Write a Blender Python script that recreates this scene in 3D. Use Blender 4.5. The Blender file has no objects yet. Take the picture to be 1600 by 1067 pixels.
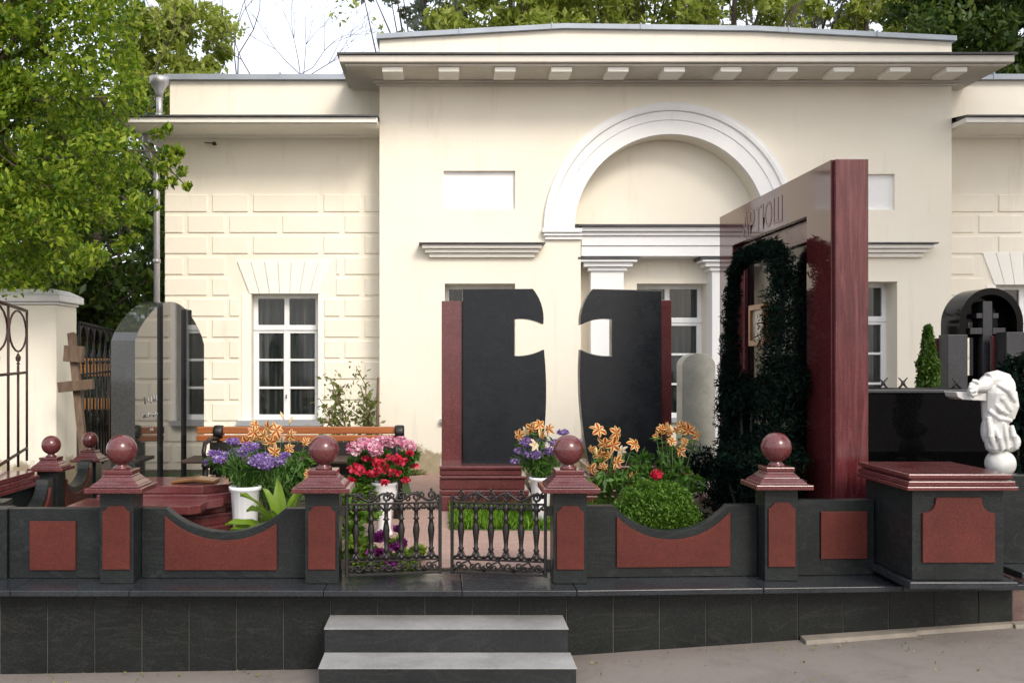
import bpy, math, random
import numpy as np
from mathutils import Vector, Matrix, geometry
R = math.radians
PI = math.pi
random.seed(7)
rng = np.random.default_rng(7)
SC = bpy.context.scene
COL = SC.collection

# ------------------------------------------------------------------ camera
F = 1636.0; VX = 697.0; VY = 560.0; EYE = 1.6      # focal length and vanishing point in photo pixels
cam_d = bpy.data.cameras.new('camera')
cam = bpy.data.objects.new('camera', cam_d); COL.objects.link(cam)
cam.location = (0, 0, EYE); cam.rotation_euler = (R(90), 0, 0)
cam_d.sensor_width = 36.0; cam_d.lens = F / 1600 * 36
cam_d.shift_x = (800 - VX) / 1600; cam_d.shift_y = (VY - 533.5) / 1600
cam_d.clip_end = 1000; cam_d.clip_start = 0.05
SC.camera = cam
SC.render.resolution_x = 1024; SC.render.resolution_y = 682

# ------------------------------------------------------------------ light
SUN_EL, SUN_AZ = 38.0, 155.0     # azimuth clockwise from +Y (the facade normal points to 180)
w = bpy.data.worlds.new('World'); SC.world = w; w.use_nodes = True
nt = w.node_tree; bg = nt.nodes['Background']
sky = nt.nodes.new('ShaderNodeTexSky'); sky.sky_type = 'NISHITA'; sky.sun_disc = False
sky.sun_elevation = R(SUN_EL); sky.sun_rotation = R(SUN_AZ); sky.air_density = 1.0; sky.dust_density = 5.0; sky.ozone_density = 1.0
veil = nt.nodes.new('ShaderNodeMix'); veil.data_type = 'RGBA'; veil.inputs[0].default_value = .55      # thin bright cloud veil
veil.inputs[7].default_value = (9.4, 9.6, 10.2, 1)
nt.links.new(sky.outputs[0], veil.inputs[6]); nt.links.new(veil.outputs[2], bg.inputs[0]); bg.inputs[1].default_value = 0.12
sd = bpy.data.lights.new('sun', 'SUN'); sd.energy = 1.15; sd.angle = R(18); sd.color = (1.0, 0.94, 0.84)
so = bpy.data.objects.new('sun', sd); COL.objects.link(so)
so.location = (4, -4, 9)
dv = Vector((math.sin(R(SUN_AZ)) * math.cos(R(SUN_EL)), math.cos(R(SUN_AZ)) * math.cos(R(SUN_EL)), math.sin(R(SUN_EL))))
so.rotation_euler = dv.to_track_quat('Z', 'Y').to_euler()
SC.view_settings.view_transform = 'Standard'; SC.view_settings.look = 'None'
SC.view_settings.exposure = 0.78; SC.view_settings.gamma = 1.0

# ------------------------------------------------------------------ helpers
def X(px, Y): return (px - VX) * Y / F
def Z(py, Y): return EYE - (py - VY) * Y / F
def at(px, py, Y): return Vector((X(px, Y), Y, Z(py, Y)))

def tag(o, label=None, cat=None, group=None, kind=None):
    if label: o['label'] = label
    if cat: o['category'] = cat
    if group: o['group'] = group
    if kind: o['kind'] = kind
    return o
WL = {}
def thing(name, loc, label, cat, group=None):
    o = bpy.data.objects.new(name, None); COL.objects.link(o); o.empty_display_size = .1
    o.location = loc; WL[o] = Vector(loc)
    return tag(o, label, cat, group)

class MB:
    def __init__(s): s.v = []; s.f = []; s.m = []; s.sm = []
    def add(s, vs, fs, mi=0, smooth=False):
        b = len(s.v); s.v += [tuple(v) for v in vs]
        for f in fs: s.f.append(tuple(i + b for i in f)); s.m.append(mi); s.sm.append(smooth)
        return s
    def box(s, x0, x1, y0, y1, z0, z1, mi=0):
        vs = [(x, y, z) for z in (z0, z1) for y in (y0, y1) for x in (x0, x1)]
        return s.add(vs, [(0, 2, 3, 1), (4, 5, 7, 6), (0, 1, 5, 4), (2, 6, 7, 3), (0, 4, 6, 2), (1, 3, 7, 5)], mi)
    def frustum(s, cx, cy, z0, z1, w0, d0, w1, d1, mi=0):
        vs = []
        for z, w_, d_ in ((z0, w0, d0), (z1, w1, d1)):
            for sy in (-1, 1):
                for sx in (-1, 1): vs.append((cx + sx * w_ / 2, cy + sy * d_ / 2, z))
        return s.add(vs, [(0, 2, 3, 1), (4, 5, 7, 6), (0, 1, 5, 4), (2, 6, 7, 3), (0, 4, 6, 2), (1, 3, 7, 5)], mi)
    def lathe(s, prof, c=(0, 0, 0), n=16, mi=0, axis='z', smooth=True):
        vs = []; fs = []; m = len(prof)
        for r, h in prof:
            for k in range(n):
                a = 2 * PI * k / n
                p = (r * math.cos(a), r * math.sin(a), h)
                if axis == 'x': p = (h, p[0], p[1])
                if axis == 'y': p = (p[0], h, p[1])
                vs.append((p[0] + c[0], p[1] + c[1], p[2] + c[2]))
        for i in range(m - 1):
            for k in range(n):
                a, b = i * n + k, i * n + (k + 1) % n
                fs.append((a, b, b + n, a + n))
        fs.append(tuple(range(n))[::-1]); fs.append(tuple(range((m - 1) * n, m * n)))
        return s.add(vs, fs, mi, smooth)
    def sphere(s, c, r, n=24, sc=(1, 1, 1), mi=0):
        prof = [(max(1e-4, math.sin(PI * i / (n // 2))), -math.cos(PI * i / (n // 2))) for i in range(n // 2 + 1)]
        b = len(s.v); s.lathe(prof, (0, 0, 0), n, mi)
        for i in range(b, len(s.v)):
            v = s.v[i]; s.v[i] = (c[0] + v[0] * r * sc[0], c[1] + v[1] * r * sc[1], c[2] + v[2] * r * sc[2])
        return s
    def tube(s, pts, r, n=6, mi=0, smooth=True):
        pts = [Vector(p) for p in pts]; m = len(pts)
        rs = r if isinstance(r, (list, tuple)) else [r] * m
        vs = []; up = None
        for i, p in enumerate(pts):
            t = (pts[min(i + 1, m - 1)] - pts[max(i - 1, 0)]).normalized()
            if up is None:
                up = Vector((0, 0, 1)) if abs(t.z) < .9 else Vector((1, 0, 0))
            a = t.cross(up)
            if a.length < 1e-5: a = t.cross(Vector((0, 1, 0)))
            a.normalize(); b = a.cross(t).normalized(); up = b
            for k in range(n):
                q = 2 * PI * k / n
                vs.append(p + (a * math.cos(q) + b * math.sin(q)) * rs[i])
        fs = [(i * n + k, i * n + (k + 1) % n, (i + 1) * n + (k + 1) % n, (i + 1) * n + k) for i in range(m - 1) for k in range(n)]
        fs.append(tuple(range(n))[::-1]); fs.append(tuple(range((m - 1) * n, m * n)))
        return s.add(vs, fs, mi, smooth)
    def plate(s, outer, holes=(), d0=0.0, d1=0.1, frame='xz', mi=0, fn=None):
        """polygon (a,b) with holes, extruded from d0 (near) to d1 along the third axis"""
        loops = [list(outer)] + [list(h) for h in holes]
        def m3(a, b, d):
            if frame == 'xz': return (a, d, b)
            if frame == 'yz': return (d, a, b)
            return (a, b, d)
        if fn is None: fn = m3
        flat = [p for l in loops for p in l]
        tris = geometry.tessellate_polygon([[Vector((p[0], p[1], 0)) for p in l] for l in loops])
        n = len(flat)
        vs = [fn(a, b, d0) for a, b in flat] + [fn(a, b, d1) for a, b in flat]
        fs = []
        for t in tris:
            fs.append(tuple(t)); fs.append(tuple(i + n for i in reversed(t)))
        o = 0
        for l in loops:
            k = len(l)
            for i in range(k):
                a, b = o + i, o + (i + 1) % k
                fs.append((a, b, b + n, a + n))
            o += k
        return s.add(vs, fs, mi)
    def build(s, name, mats, parent=None, bevel=0, seg=2, loc=None, recalc=True):
        me = bpy.data.meshes.new(name)
        off = WL.get(parent, Vector((0, 0, 0))) if parent else Vector(loc or (0, 0, 0))
        me.from_pydata([(v[0] - off.x, v[1] - off.y, v[2] - off.z) for v in s.v], [], s.f)
        if not isinstance(mats, (list, tuple)): mats = [mats]
        for m in mats: me.materials.append(m)
        me.polygons.foreach_set('material_index', s.m)
        me.polygons.foreach_set('use_smooth', s.sm)
        me.update()
        if recalc:
            import bmesh
            bm = bmesh.new(); bm.from_mesh(me); bmesh.ops.recalc_face_normals(bm, faces=bm.faces); bm.to_mesh(me); bm.free()
        o = bpy.data.objects.new(name, me); COL.objects.link(o)
        if parent: o.parent = parent; WL[o] = WL[parent]
        else: o.location = off; WL[o] = off
        if bevel:
            b = o.modifiers.new('bevel', 'BEVEL'); b.width = bevel; b.segments = seg; b.limit_method = 'ANGLE'; b.angle_limit = R(40); b.harden_normals = False
        return o

def copy_tree(o, loc, label):
    c = o.copy(); COL.objects.link(c); c.location = loc; WL[c] = Vector(loc); c['label'] = label
    for ch in o.children:
        k = ch.copy(); COL.objects.link(k); k.parent = c
        for g in ch.children:
            q = g.copy(); COL.objects.link(q); q.parent = k
    return c

# ------------------------------------------------------------------ materials
def newmat(name):
    m = bpy.data.materials.new(name); m.use_nodes = True
    return m, m.node_tree, m.node_tree.nodes['Principled BSDF']
def N(nt, t, **kw):
    n = nt.nodes.new(t)
    for k, v in kw.items():
        if k in n.inputs.keys() if isinstance(k, str) else False: n.inputs[k].default_value = v
        else: setattr(n, k, v)
    return n
def setc(inp, c): inp.default_value = (c[0], c[1], c[2], 1)
def coords(nt, scale=(1, 1, 1)):
    tc = nt.nodes.new('ShaderNodeTexCoord'); mp = nt.nodes.new('ShaderNodeMapping')
    mp.inputs['Scale'].default_value = scale
    nt.links.new(tc.outputs['Object'], mp.inputs['Vector']); return mp.outputs[0]
def ramp(nt, src, stops):
    r = nt.nodes.new('ShaderNodeValToRGB'); e = r.color_ramp.elements
    while len(e) < len(stops): e.new(.5)
    for i, (p, c) in enumerate(stops):
        e[i].position = p; e[i].color = (c[0], c[1], c[2], 1) if not isinstance(c, (int, float)) else (c, c, c, 1)
    nt.links.new(src, r.inputs[0]); return r.outputs[0]
def noise(nt, vec, scale, detail=4, rough=.55, dist=0):
    n = nt.nodes.new('ShaderNodeTexNoise'); n.inputs['Scale'].default_value = scale; n.inputs['Detail'].default_value = detail
    n.inputs['Roughness'].default_value = rough; n.inputs['Distortion'].default_value = dist
    nt.links.new(vec, n.inputs['Vector']); return n.outputs['Fac']
def mix(nt, fac, a, b, mode='MIX'):
    m = nt.nodes.new('ShaderNodeMix'); m.data_type = 'RGBA'; m.blend_type = mode
    for sock, val in ((m.inputs[0], fac), (m.inputs[6], a), (m.inputs[7], b)):
        if isinstance(val, (int, float)): sock.default_value = val
        elif isinstance(val, tuple): sock.default_value = (val[0], val[1], val[2], 1)
        else: nt.links.new(val, sock)
    return m.outputs[2]
def bump(nt, bs, h, strength, dist=.01):
    b = nt.nodes.new('ShaderNodeBump'); b.inputs['Strength'].default_value = strength; b.inputs['Distance'].default_value = dist
    nt.links.new(h, b.inputs['Height']); nt.links.new(b.outputs[0], bs.inputs['Normal'])

def plaster(name, c, c2, stain=(.45, .38, .27), rough=.9, foot=None):
    m, nt, bs = newmat(name); v = coords(nt)
    col = mix(nt, ramp(nt, noise(nt, v, 1.3, 5, .6), [(.35, 0.0), (.65, 1.0)]), c, c2)
    vs = coords(nt, (3.5, 3.5, .45))
    st = ramp(nt, noise(nt, vs, 2.0, 6, .65), [(.58, 0.0), (.78, .26)])
    col = mix(nt, st, col, stain)
    if foot is not None:   # damp, flaking foot of the wall
        g = nt.nodes.new('ShaderNodeNewGeometry'); sp = nt.nodes.new('ShaderNodeSeparateXYZ')
        nt.links.new(g.outputs['Position'], sp.inputs[0])
        ad = nt.nodes.new('ShaderNodeMath'); ad.operation = 'MULTIPLY_ADD'
        nt.links.new(noise(nt, v, 5, 6, .7), ad.inputs[0]); ad.inputs[1].default_value = .55; nt.links.new(sp.outputs['Z'], ad.inputs[2])
        hv = nt.nodes.new('ShaderNodeMath'); hv.operation = 'MULTIPLY'; hv.inputs[1].default_value = .25; nt.links.new(ad.outputs[0], hv.inputs[0])
        fm = ramp(nt, hv.outputs[0], [(foot / 4, 1.0), (foot / 4 + .015, 0.0)])
        col = mix(nt, fm, col, mix(nt, noise(nt, v, 14, 4), (.20, .17, .12), (.50, .42, .28)))
    nt.links.new(col, bs.inputs['Base Color']); bs.inputs['Roughness'].default_value = rough
    bs.inputs['Specular IOR Level'].default_value = .2
    bump(nt, bs, noise(nt, v, 38, 6, .7), .25, .006)
    return m
def granite(name, c, c2, rough=.3, fleck=None, fs=160, spec=.5, grain=None, vein=None, rvar=.1, ior=1.5, bmp=0):
    m, nt, bs = newmat(name); v = coords(nt)
    vo = nt.nodes.new('ShaderNodeTexVoronoi'); vo.inputs['Scale'].default_value = fs; nt.links.new(v, vo.inputs['Vector'])
    sp = nt.nodes.new('ShaderNodeSeparateColor'); nt.links.new(vo.outputs['Color'], sp.inputs[0])
    col = mix(nt, ramp(nt, sp.outputs[0], [(.15, 0.0), (.85, 1.0)]), c, c2)
    big = ramp(nt, noise(nt, v, 3.0, 5, .65), [(.3, .72), (.7, 1.25)])
    col = mix(nt, 1.0, col, big, 'MULTIPLY')
    if grain:
        vg = coords(nt, grain[0])
        col = mix(nt, ramp(nt, noise(nt, vg, 3.5, 6, .6, 1.2), [(.45, 0.0), (.72, .8)]), col, grain[1])
    if fleck: col = mix(nt, ramp(nt, sp.outputs[1], [(.93, 0.0), (.97, .8)]), col, fleck)
    if vein:
        wv = noise(nt, coords(nt, (.7, .7, 3.0)), 1.8, 7, .6, 2.0)
        col = mix(nt, ramp(nt, wv, [(.485, 0.0), (.5, .5), (.515, 0.0)]), col, vein)
    nt.links.new(col, bs.inputs['Base Color'])
    rr = ramp(nt, noise(nt, v, 5, 6, .7), [(.3, max(0, rough - rvar)), (.75, rough + rvar)])
    nt.links.new(rr, bs.inputs['Roughness']); bs.inputs['Specular IOR Level'].default_value = spec
    bs.inputs['IOR'].default_value = ior
    if bmp: bump(nt, bs, noise(nt, v, 60, 5, .7), bmp, .004)
    return m
def simple(name, c, rough=.5, metal=0, c2=None, ns=8, bmp=0, bs_=40, spec=.5, scale=(1, 1, 1), sss=0):
    m, nt, bs = newmat(name); v = coords(nt, scale)
    c2 = c2 or tuple(x * .75 for x in c)
    nt.links.new(mix(nt, ramp(nt, noise(nt, v, ns, 5, .6), [(.3, 0.0), (.7, 1.0)]), c, c2), bs.inputs['Base Color'])
    bs.inputs['Roughness'].default_value = rough; bs.inputs['Metallic'].default_value = metal
    bs.inputs['Specular IOR Level'].default_value = spec
    if bmp: bump(nt, bs, noise(nt, v, bs_, 5, .65), bmp)
    return m
def leafmat(name, cols, trans=.35, rough=.45, spec=.3):
    m, nt, bs = newmat(name)
    g = nt.nodes.new('ShaderNodeNewGeometry')
    k = len(cols) - 1
    col = ramp(nt, g.outputs['Random Per Island'], [(i / k, c) for i, c in enumerate(cols)])
    nt.links.new(col, bs.inputs['Base Color']); bs.inputs['Roughness'].default_value = rough
    bs.inputs['Specular IOR Level'].default_value = spec
    tr = nt.nodes.new('ShaderNodeBsdfTranslucent'); nt.links.new(col, tr.inputs[0])
    mx = nt.nodes.new('ShaderNodeMixShader'); mx.inputs[0].default_value = trans
    nt.links.new(bs.outputs[0], mx.inputs[1]); nt.links.new(tr.outputs[0], mx.inputs[2])
    nt.links.new(mx.outputs[0], nt.nodes['Material Output'].inputs[0])
    return m

M = {}
M['cream'] = plaster('cream plaster', (.85, .80, .69), (.83, .77, .655), foot=.92)
M['cream2'] = plaster('cream plaster blocks', (.87, .82, .715), (.83, .775, .66))
M['white'] = plaster('white plaster', (.86, .855, .85), (.80, .80, .80), stain=(.55, .52, .47))
M['white2'] = plaster('off white plaster', (.88, .86, .81), (.85, .825, .77))
M['corn'] = plaster('cornice plaster', (.68, .64, .58), (.60, .56, .50), stain=(.30, .27, .23))
M['mut'] = plaster('mutule plaster', (.88, .86, .80), (.84, .81, .75))
M['zinc'] = simple('zinc sheet', (.34, .38, .44), .5, .35, (.26, .29, .33), 3, .1)
M['flash'] = simple('dark roof flashing', (.045, .045, .05), .5, .3, (.10, .10, .10), 5)
M['frame'] = simple('white window paint', (.84, .85, .86), .35, 0, (.78, .79, .80))
M['sill'] = simple('grey sill sheet', (.42, .43, .46), .5, .2)
M['black'] = granite('dark granite honed', (.008, .0105, .0105), (.015, .018, .018), .38, (.035, .04, .04), 330, .28, vein=(.035, .04, .04))
M['tile'] = granite('dark granite tile', (.0075, .009, .0085), (.015, .017, .016), .42, (.04, .04, .04), 330, .22, vein=(.035, .035, .033))
M['ledge'] = granite('dark granite ledge', (.014, .017, .020), (.028, .031, .036), .28, (.06, .065, .07), 330, .4)
M['poli'] = granite('black granite polished', (.004, .004, .005), (.010, .011, .012), .04, None, 200, .5, rvar=.02)
M['slab'] = granite('black granite brushed', (.0055, .0075, .010), (.011, .0135, .017), .30, (.02, .022, .025), 300, .32, vein=(.020, .022, .024), rvar=.12)
M['jet'] = granite('jet black granite', (.0018, .0018, .002), (.003, .003, .0035), .06, None, 200, .25, rvar=.02, ior=1.3)
M['mirr'] = granite('smoke granite polished', (.020, .021, .020), (.04, .042, .038), .05, None, 240, .5, rvar=.015, ior=1.75)
M['redm'] = granite('red granite honed', (.068, .0125, .0085), (.098, .021, .015), .6, (.13, .04, .03), 360, .25)
M['redp'] = granite('red granite polished', (.075, .018, .019), (.135, .038, .039), .16, (.20, .075, .075), 330, .6, rvar=.06)
M['redg'] = granite('red granite grained', (.058, .007, .010), (.082, .014, .016), .26, None, 260, .4, grain=((11, 11, .6), (.155, .048, .052)), rvar=.08)
M['redface'] = granite('red granite mirror face', (.050, .009, .010), (.085, .018, .018), .07, None, 260, .5, rvar=.02, ior=1.42)
M['step'] = granite('grey flamed granite', (.21, .21, .205), (.28, .28, .27), .7, (.34, .34, .33), 400, .3, bmp=.2)
M['riser'] = granite('dark granite riser', (.010, .012, .013), (.019, .021, .022), .45, (.04, .04, .04), 330, .3, vein=(.04, .04, .04))
M['greyst'] = granite('grey stone', (.32, .32, .275), (.40, .39, .34), .45, None, 200, .4)
M['greyd'] = granite('dark grey stone', (.022, .023, .027), (.038, .040, .045), .45, None, 200, .4)
M['iron'] = simple('black wrought iron', (.006, .0055, .0055), .42, .1, (.014, .010, .009), 25, .2, 60)
M['rust'] = simple('rusty brown iron', (.035, .014, .010), .55, .2, (.06, .025, .016), 20, .3)
M['wood'] = simple('varnished orange wood', (.36, .115, .028), .35, 0, (.22, .06, .015), 4, .15, 30, scale=(.6, 6, 9))
M['darkw'] = simple('dark stained wood', (.05, .025, .015), .5, 0, (.025, .014, .01), 6)
M['oldwood'] = simple('weathered brown wood', (.17, .115, .075), .8, 0, (.09, .055, .035), 5, .5, 20, scale=(6, 6, .8))
M['asph'] = None
M['vase'] = simple('white ceramic', (.80, .81, .82), .25, 0, (.74, .75, .77))
M['marble'] = simple('white marble', (.66, .66, .64), .4, 0, (.46, .46, .44), 14, .3, 60)
M['bark'] = simple('grey brown bark', (.10, .075, .055), .9, 0, (.05, .036, .026), 9, .8, 25, scale=(3, 3, .8))
M['stem'] = simple('green stem', (.06, .13, .025), .5)
M['twig'] = simple('brown twig', (.14, .085, .05), .8)
M['gold'] = simple('bronze plaque frame', (.30, .15, .06), .35, .6)
M['photo'] = simple('portrait enamel', (.62, .56, .48), .2, 0, (.22, .16, .12), 9)
M['orange'] = simple('orange board paint', (.60, .25, .05), .6)
M['pipe'] = simple('galvanised pipe', (.50, .50, .52), .42, .55, (.38, .37, .38), 6, .1)
M['dark'] = simple('dark interior', (.01, .01, .01), .9)

m, nt_, bs = newmat('window glass'); v = coords(nt_, (1, 1, 1))
vc = coords(nt_, (26, 1, 1.0))
cur = ramp(nt_, noise(nt_, vc, 1.0, 3, .6), [(.45, (.012, .016, .015)), (.66, (.04, .044, .041)), (.85, (.09, .09, .085))])
nt_.links.new(cur, bs.inputs['Base Color']); bs.inputs['Roughness'].default_value = .04; bs.inputs['Specular IOR Level'].default_value = .6
M['glass'] = m

m, nt_, bs = newmat('pavement asphalt'); v = coords(nt_)
c = mix(nt_, ramp(nt_, noise(nt_, v, .9, 6, .65), [(.3, 0.0), (.7, 1.0)]), (.205, .178, .158), (.165, .145, .130))
c = mix(nt_, ramp(nt_, noise(nt_, v, 3.2, 8, .75, .8), [(.50, 0.0), (.64, .55)]), c, (.115, .10, .092))
c = mix(nt_, ramp(nt_, noise(nt_, v, 22, 6, .8), [(.60, 0.0), (.68, .5)]), c, (.24, .215, .195))
c = mix(nt_, ramp(nt_, noise(nt_, v, 140, 3, .7), [(.35, 0.0), (.7, .5)]), c, (.23, .20, .185))
cr = noise(nt_, v, 1.1, 8, .55, 1.5)
c = mix(nt_, ramp(nt_, cr, [(.496, 0.0), (.5, .30), (.504, 0.0)]), c, (.10, .09, .08))
nt_.links.new(c, bs.inputs['Base Color']); bs.inputs['Roughness'].default_value = .85; bs.inputs['Specular IOR Level'].default_value = .25
bump(nt_, bs, noise(nt_, v, 120, 4, .7), .35, .004); M['asph'] = m

m, nt_, bs = newmat('pink brick paving'); v = coords(nt_)
br = nt_.nodes.new('ShaderNodeTexBrick'); br.inputs['Scale'].default_value = 9; br.inputs['Mortar Size'].default_value = .014
setc(br.inputs['Color1'], (.36, .22, .18)); setc(br.inputs['Color2'], (.44, .29, .24)); setc(br.inputs['Mortar'], (.22, .155, .125))
nt_.links.new(v, br.inputs['Vector'])
c = mix(nt_, ramp(nt_, noise(nt_, v, 7, 6, .7), [(.35, 0.0), (.7, .5)]), br.outputs['Color'], (.26, .19, .155))
nt_.links.new(c, bs.inputs['Base Color']); bs.inputs['Roughness'].default_value = .85
bump(nt_, bs, noise(nt_, v, 60, 4, .7), .3, .004); M['brickp'] = m
M['soil'] = simple('garden soil', (.09, .065, .04), .95, 0, (.05, .04, .022), 12, .8, 30)
M['turf'] = simple('turf', (.05, .10, .015), .9, 0, (.035, .07, .012), 20, .6, 60)
M['scrap'] = simple('sandy kerb stone', (.24, .21, .17), .85, 0, (.17, .15, .125), 8, .3)
M['grout'] = simple('grey grout', (.13, .12, .11), .9)
M['browns'] = simple('brown stone', (.14, .09, .075), .8, 0, (.08, .05, .042), 9, .5)

M['lf_big'] = leafmat('bright tree leaves', [(.05, .11, .008), (.11, .20, .012), (.20, .30, .018), (.38, .46, .05), (.075, .15, .010)], .5)
M['lf_dark'] = leafmat('dark tree leaves', [(.022, .055, .008), (.05, .09, .012), (.09, .13, .018), (.035, .065, .010)], .35)
M['lf_olive'] = leafmat('olive tree leaves', [(.18, .25, .025), (.30, .36, .05), (.46, .50, .14), (.24, .30, .04)], .55)
M['lf_blue'] = leafmat('pale tree leaves', [(.18, .24, .13), (.32, .34, .28), (.15, .20, .08), (.42, .42, .42)], .5)
M['lf_box'] = leafmat('box leaves', [(.03, .08, .006), (.06, .14, .010), (.11, .21, .02), (.045, .11, .008)], .3)
M['lf_thuja'] = leafmat('thuja leaves', [(.02, .06, .006), (.045, .11, .012), (.09, .15, .02)], .25)
M['lf_yew'] = leafmat('artificial fir needles', [(.0015, .004, .003), (.003, .009, .006), (.005, .016, .010), (.002, .005, .0035)], .05, .8, .06)
M['lf_host'] = leafmat('plantain leaves', [(.08, .15, .012), (.15, .25, .022), (.24, .34, .045)], .35, .4)
M['lf_rose'] = leafmat('rose leaves', [(.10, .15, .03), (.18, .22, .06), (.26, .22, .10), (.08, .12, .02)], .3)
M['lf_bq'] = leafmat('bouquet leaves', [(.025, .07, .010), (.05, .13, .015), (.09, .19, .03)], .3)
M['grass'] = leafmat('grass blades', [(.08, .20, .01), (.14, .30, .02), (.20, .36, .03)], .4)
M['purple'] = leafmat('purple florets', [(.17, .08, .34), (.26, .14, .46), (.40, .28, .58), (.14, .06, .30), (.62, .54, .70)], .3)
M['violet'] = leafmat('dark purple petals', [(.12, .01, .10), (.22, .02, .18), (.08, .01, .08)], .3)
M['redfl'] = leafmat('red petals', [(.34, .004, .018), (.58, .015, .04), (.46, .01, .06), (.70, .10, .14)], .3)
M['pinkfl'] = leafmat('pink petals', [(.62, .14, .28), (.76, .34, .46), (.85, .62, .68), (.52, .08, .22), (.86, .74, .74)], .3)
M['lilyo'] = leafmat('orange lily petals', [(.34, .035, .008), (.50, .09, .012), (.28, .02, .01)], .3)
M['lilyc'] = leafmat('cream lily petals', [(.80, .54, .17), (.84, .68, .36), (.76, .46, .12)], .35)
M['lilyw'] = leafmat('white lily petals', [(.85, .78, .66), (.86, .82, .74)], .35)

# ------------------------------------------------------------------ foliage
def leaf_mesh(name, P, size, mat, parent, droop=.5, seed=1, aspect=.5, fold=.25, jitter=.35):
    """one folded leaf (two triangles pairs) at each point"""
    g = np.random.default_rng(seed); P = np.asarray(P, dtype=float); n = len(P)
    d = g.normal(size=(n, 3)); d[:, 2] -= droop; d /= np.linalg.norm(d, axis=1)[:, None]
    u = g.normal(size=(n, 3)); u[:, 2] += .6; s_ = np.cross(d, u); s_ /= np.linalg.norm(s_, axis=1)[:, None] + 1e-9
    nn = np.cross(s_, d)
    L = size * (1 + jitter * g.normal(size=n)).clip(.4, 1.8)
    L = L[:, None]; Wd = L * aspect
    a = P - d * L * .5; b = P + s_ * Wd * .5 + nn * L * fold * .35; c = P + d * L * .5; e = P - s_ * Wd * .5 + nn * L * fold * .35
    V = np.stack([a, b, c, e], 1).reshape(-1, 3)
    off = WL.get(parent, Vector((0, 0, 0)))
    V -= np.array(off)
    i = np.arange(n) * 4
    T = np.stack([i, i + 1, i + 2, i, i + 2, i + 3], 1).reshape(-1)
    me = bpy.data.meshes.new(name)
    me.vertices.add(4 * n); me.vertices.foreach_set('co', V.ravel())
    me.loops.add(6 * n); me.loops.foreach_set('vertex_index', T)
    me.polygons.add(2 * n); me.polygons.foreach_set('loop_start', np.arange(2 * n) * 3)
    me.materials.append(mat); me.update(calc_edges=True); me.validate()
    o = bpy.data.objects.new(name, me); COL.objects.link(o)
    if parent: o.parent = parent; WL[o] = WL[parent]
    return o

def clumps(centers, radii, per, seed=1, flat=.8):
    g = np.random.default_rng(seed); out = []
    for c, r in zip(centers, radii):
        q = g.normal(size=(per, 3)); q /= np.linalg.norm(q, axis=1)[:, None]
        rr = r * g.uniform(.25, 1, size=(per, 1)) ** .6
        q = q * rr; q[:, 2] *= flat
        out.append(q + np.array(c))
    return np.concatenate(out)

def tree(name, base, height, crown_c, crown_r, n_cl, per, lsize, mat, label, seed, trunk_r=.18, crad=.28, group=None, fine=None):
    t = thing(name, base, label, 'tree', group)
    g = np.random.default_rng(seed)
    base = Vector(base); cc = Vector(crown_c); cr = Vector(crown_r)
    cs = []
    while len(cs) < n_cl:
        q = g.uniform(-1, 1, 3); l = np.linalg.norm(q)
        if l > 1 or (l < .45 and g.random() < .6): continue
        q = q * (1 + .12 * g.normal())
        cs.append(cc + Vector((q[0] * cr.x, q[1] * cr.y, q[2] * cr.z)))
    mb = MB(); top = cc + Vector((0, 0, cr.z * .2))
    pts = [base, base.lerp(top, .3) + Vector((.12, .05, 0)), base.lerp(top, .65) + Vector((-.1, 0, 0)), top]
    mb.tube(pts, [trunk_r, trunk_r * .8, trunk_r * .55, trunk_r * .25], 10)
    for c in cs[::max(1, n_cl // 12)]:
        s0 = pts[1].lerp(pts[3], g.uniform(0, .8)); mid = s0.lerp(c, .5) + Vector(g.normal(size=3) * .12)
        mb.tube([s0, mid, c], [trunk_r * .28, trunk_r * .16, .008], 5)
    mb.build('trunk', M['bark'], t)
    mean = (cr.x + cr.y + cr.z) / 3
    rad = [mean * crad * g.uniform(.6, 1.25) for _ in cs]
    leaf_mesh('crown', clumps(cs, rad, per, seed), lsize, mat, t, seed=seed)
    return t

# ================================================================== SETTING
def gz(x):     # the street climbs gently to the right
    xs = [-60, -2.3, -.65, .67, 3.03, 6, 60]; zs = [-.04, -.027, 0.0, .07, .19, .22, .22]
    return float(np.interp(x, xs, zs))
mb = MB()
xs = sorted(set(list(np.linspace(-60, 60, 41)) + list(np.linspace(-4, 5, 60))))
ys = [-60, -20, -5, 0, 3, 5.6]
vs = [(x, y, gz(x)) for y in ys for x in xs]; nx = len(xs)
fs = [(j * nx + i, j * nx + i + 1, (j + 1) * nx + i + 1, (j + 1) * nx + i) for j in range(len(ys) - 1) for i in range(nx - 1)]
mb.add(vs, fs, 0, True); tag(mb.build('pavement', M['asph'], recalc=False), kind='structure')

mb = MB(); mb.box(-80, 80, 5.80, 200, -.2, .44)
tag(mb.build('ground', M['soil']), kind='structure')
mb = MB()
mb.plate([(-.62, 5.801), (.62, 5.801), (1.0, 7.1), (1.0, 8.2), (-.02, 8.3), (-.02, 10.6), (-.66, 10.6), (-.7, 7.5)], [], .4, .4445, 'xy')
tag(mb.build('path', M['brickp']), kind='structure')
mb = MB(); mb.plate([(.02, 7.06), (1.5, 7.0), (1.5, 8.1), (.02, 8.1)], [], .4, .449, 'xy')
mb.plate([(-.55, 8.6), (-.3, 9.0), (-.4, 10.5), (-2.1, 10.6), (-2.1, 9.0), (-1.2, 8.5)], [], .4, .449, 'xy')
gr = mb.build('grass', M['turf'])
P = np.stack([rng.uniform(.03, 1.45, 9000), rng.uniform(7.05, 8.05, 9000), rng.uniform(.455, .50, 9000)], 1)
gb = leaf_mesh('grass_blades', P, .075, M['grass'], None, droop=-2.5, seed=3, aspect=.10)
gb.parent = gr
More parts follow.
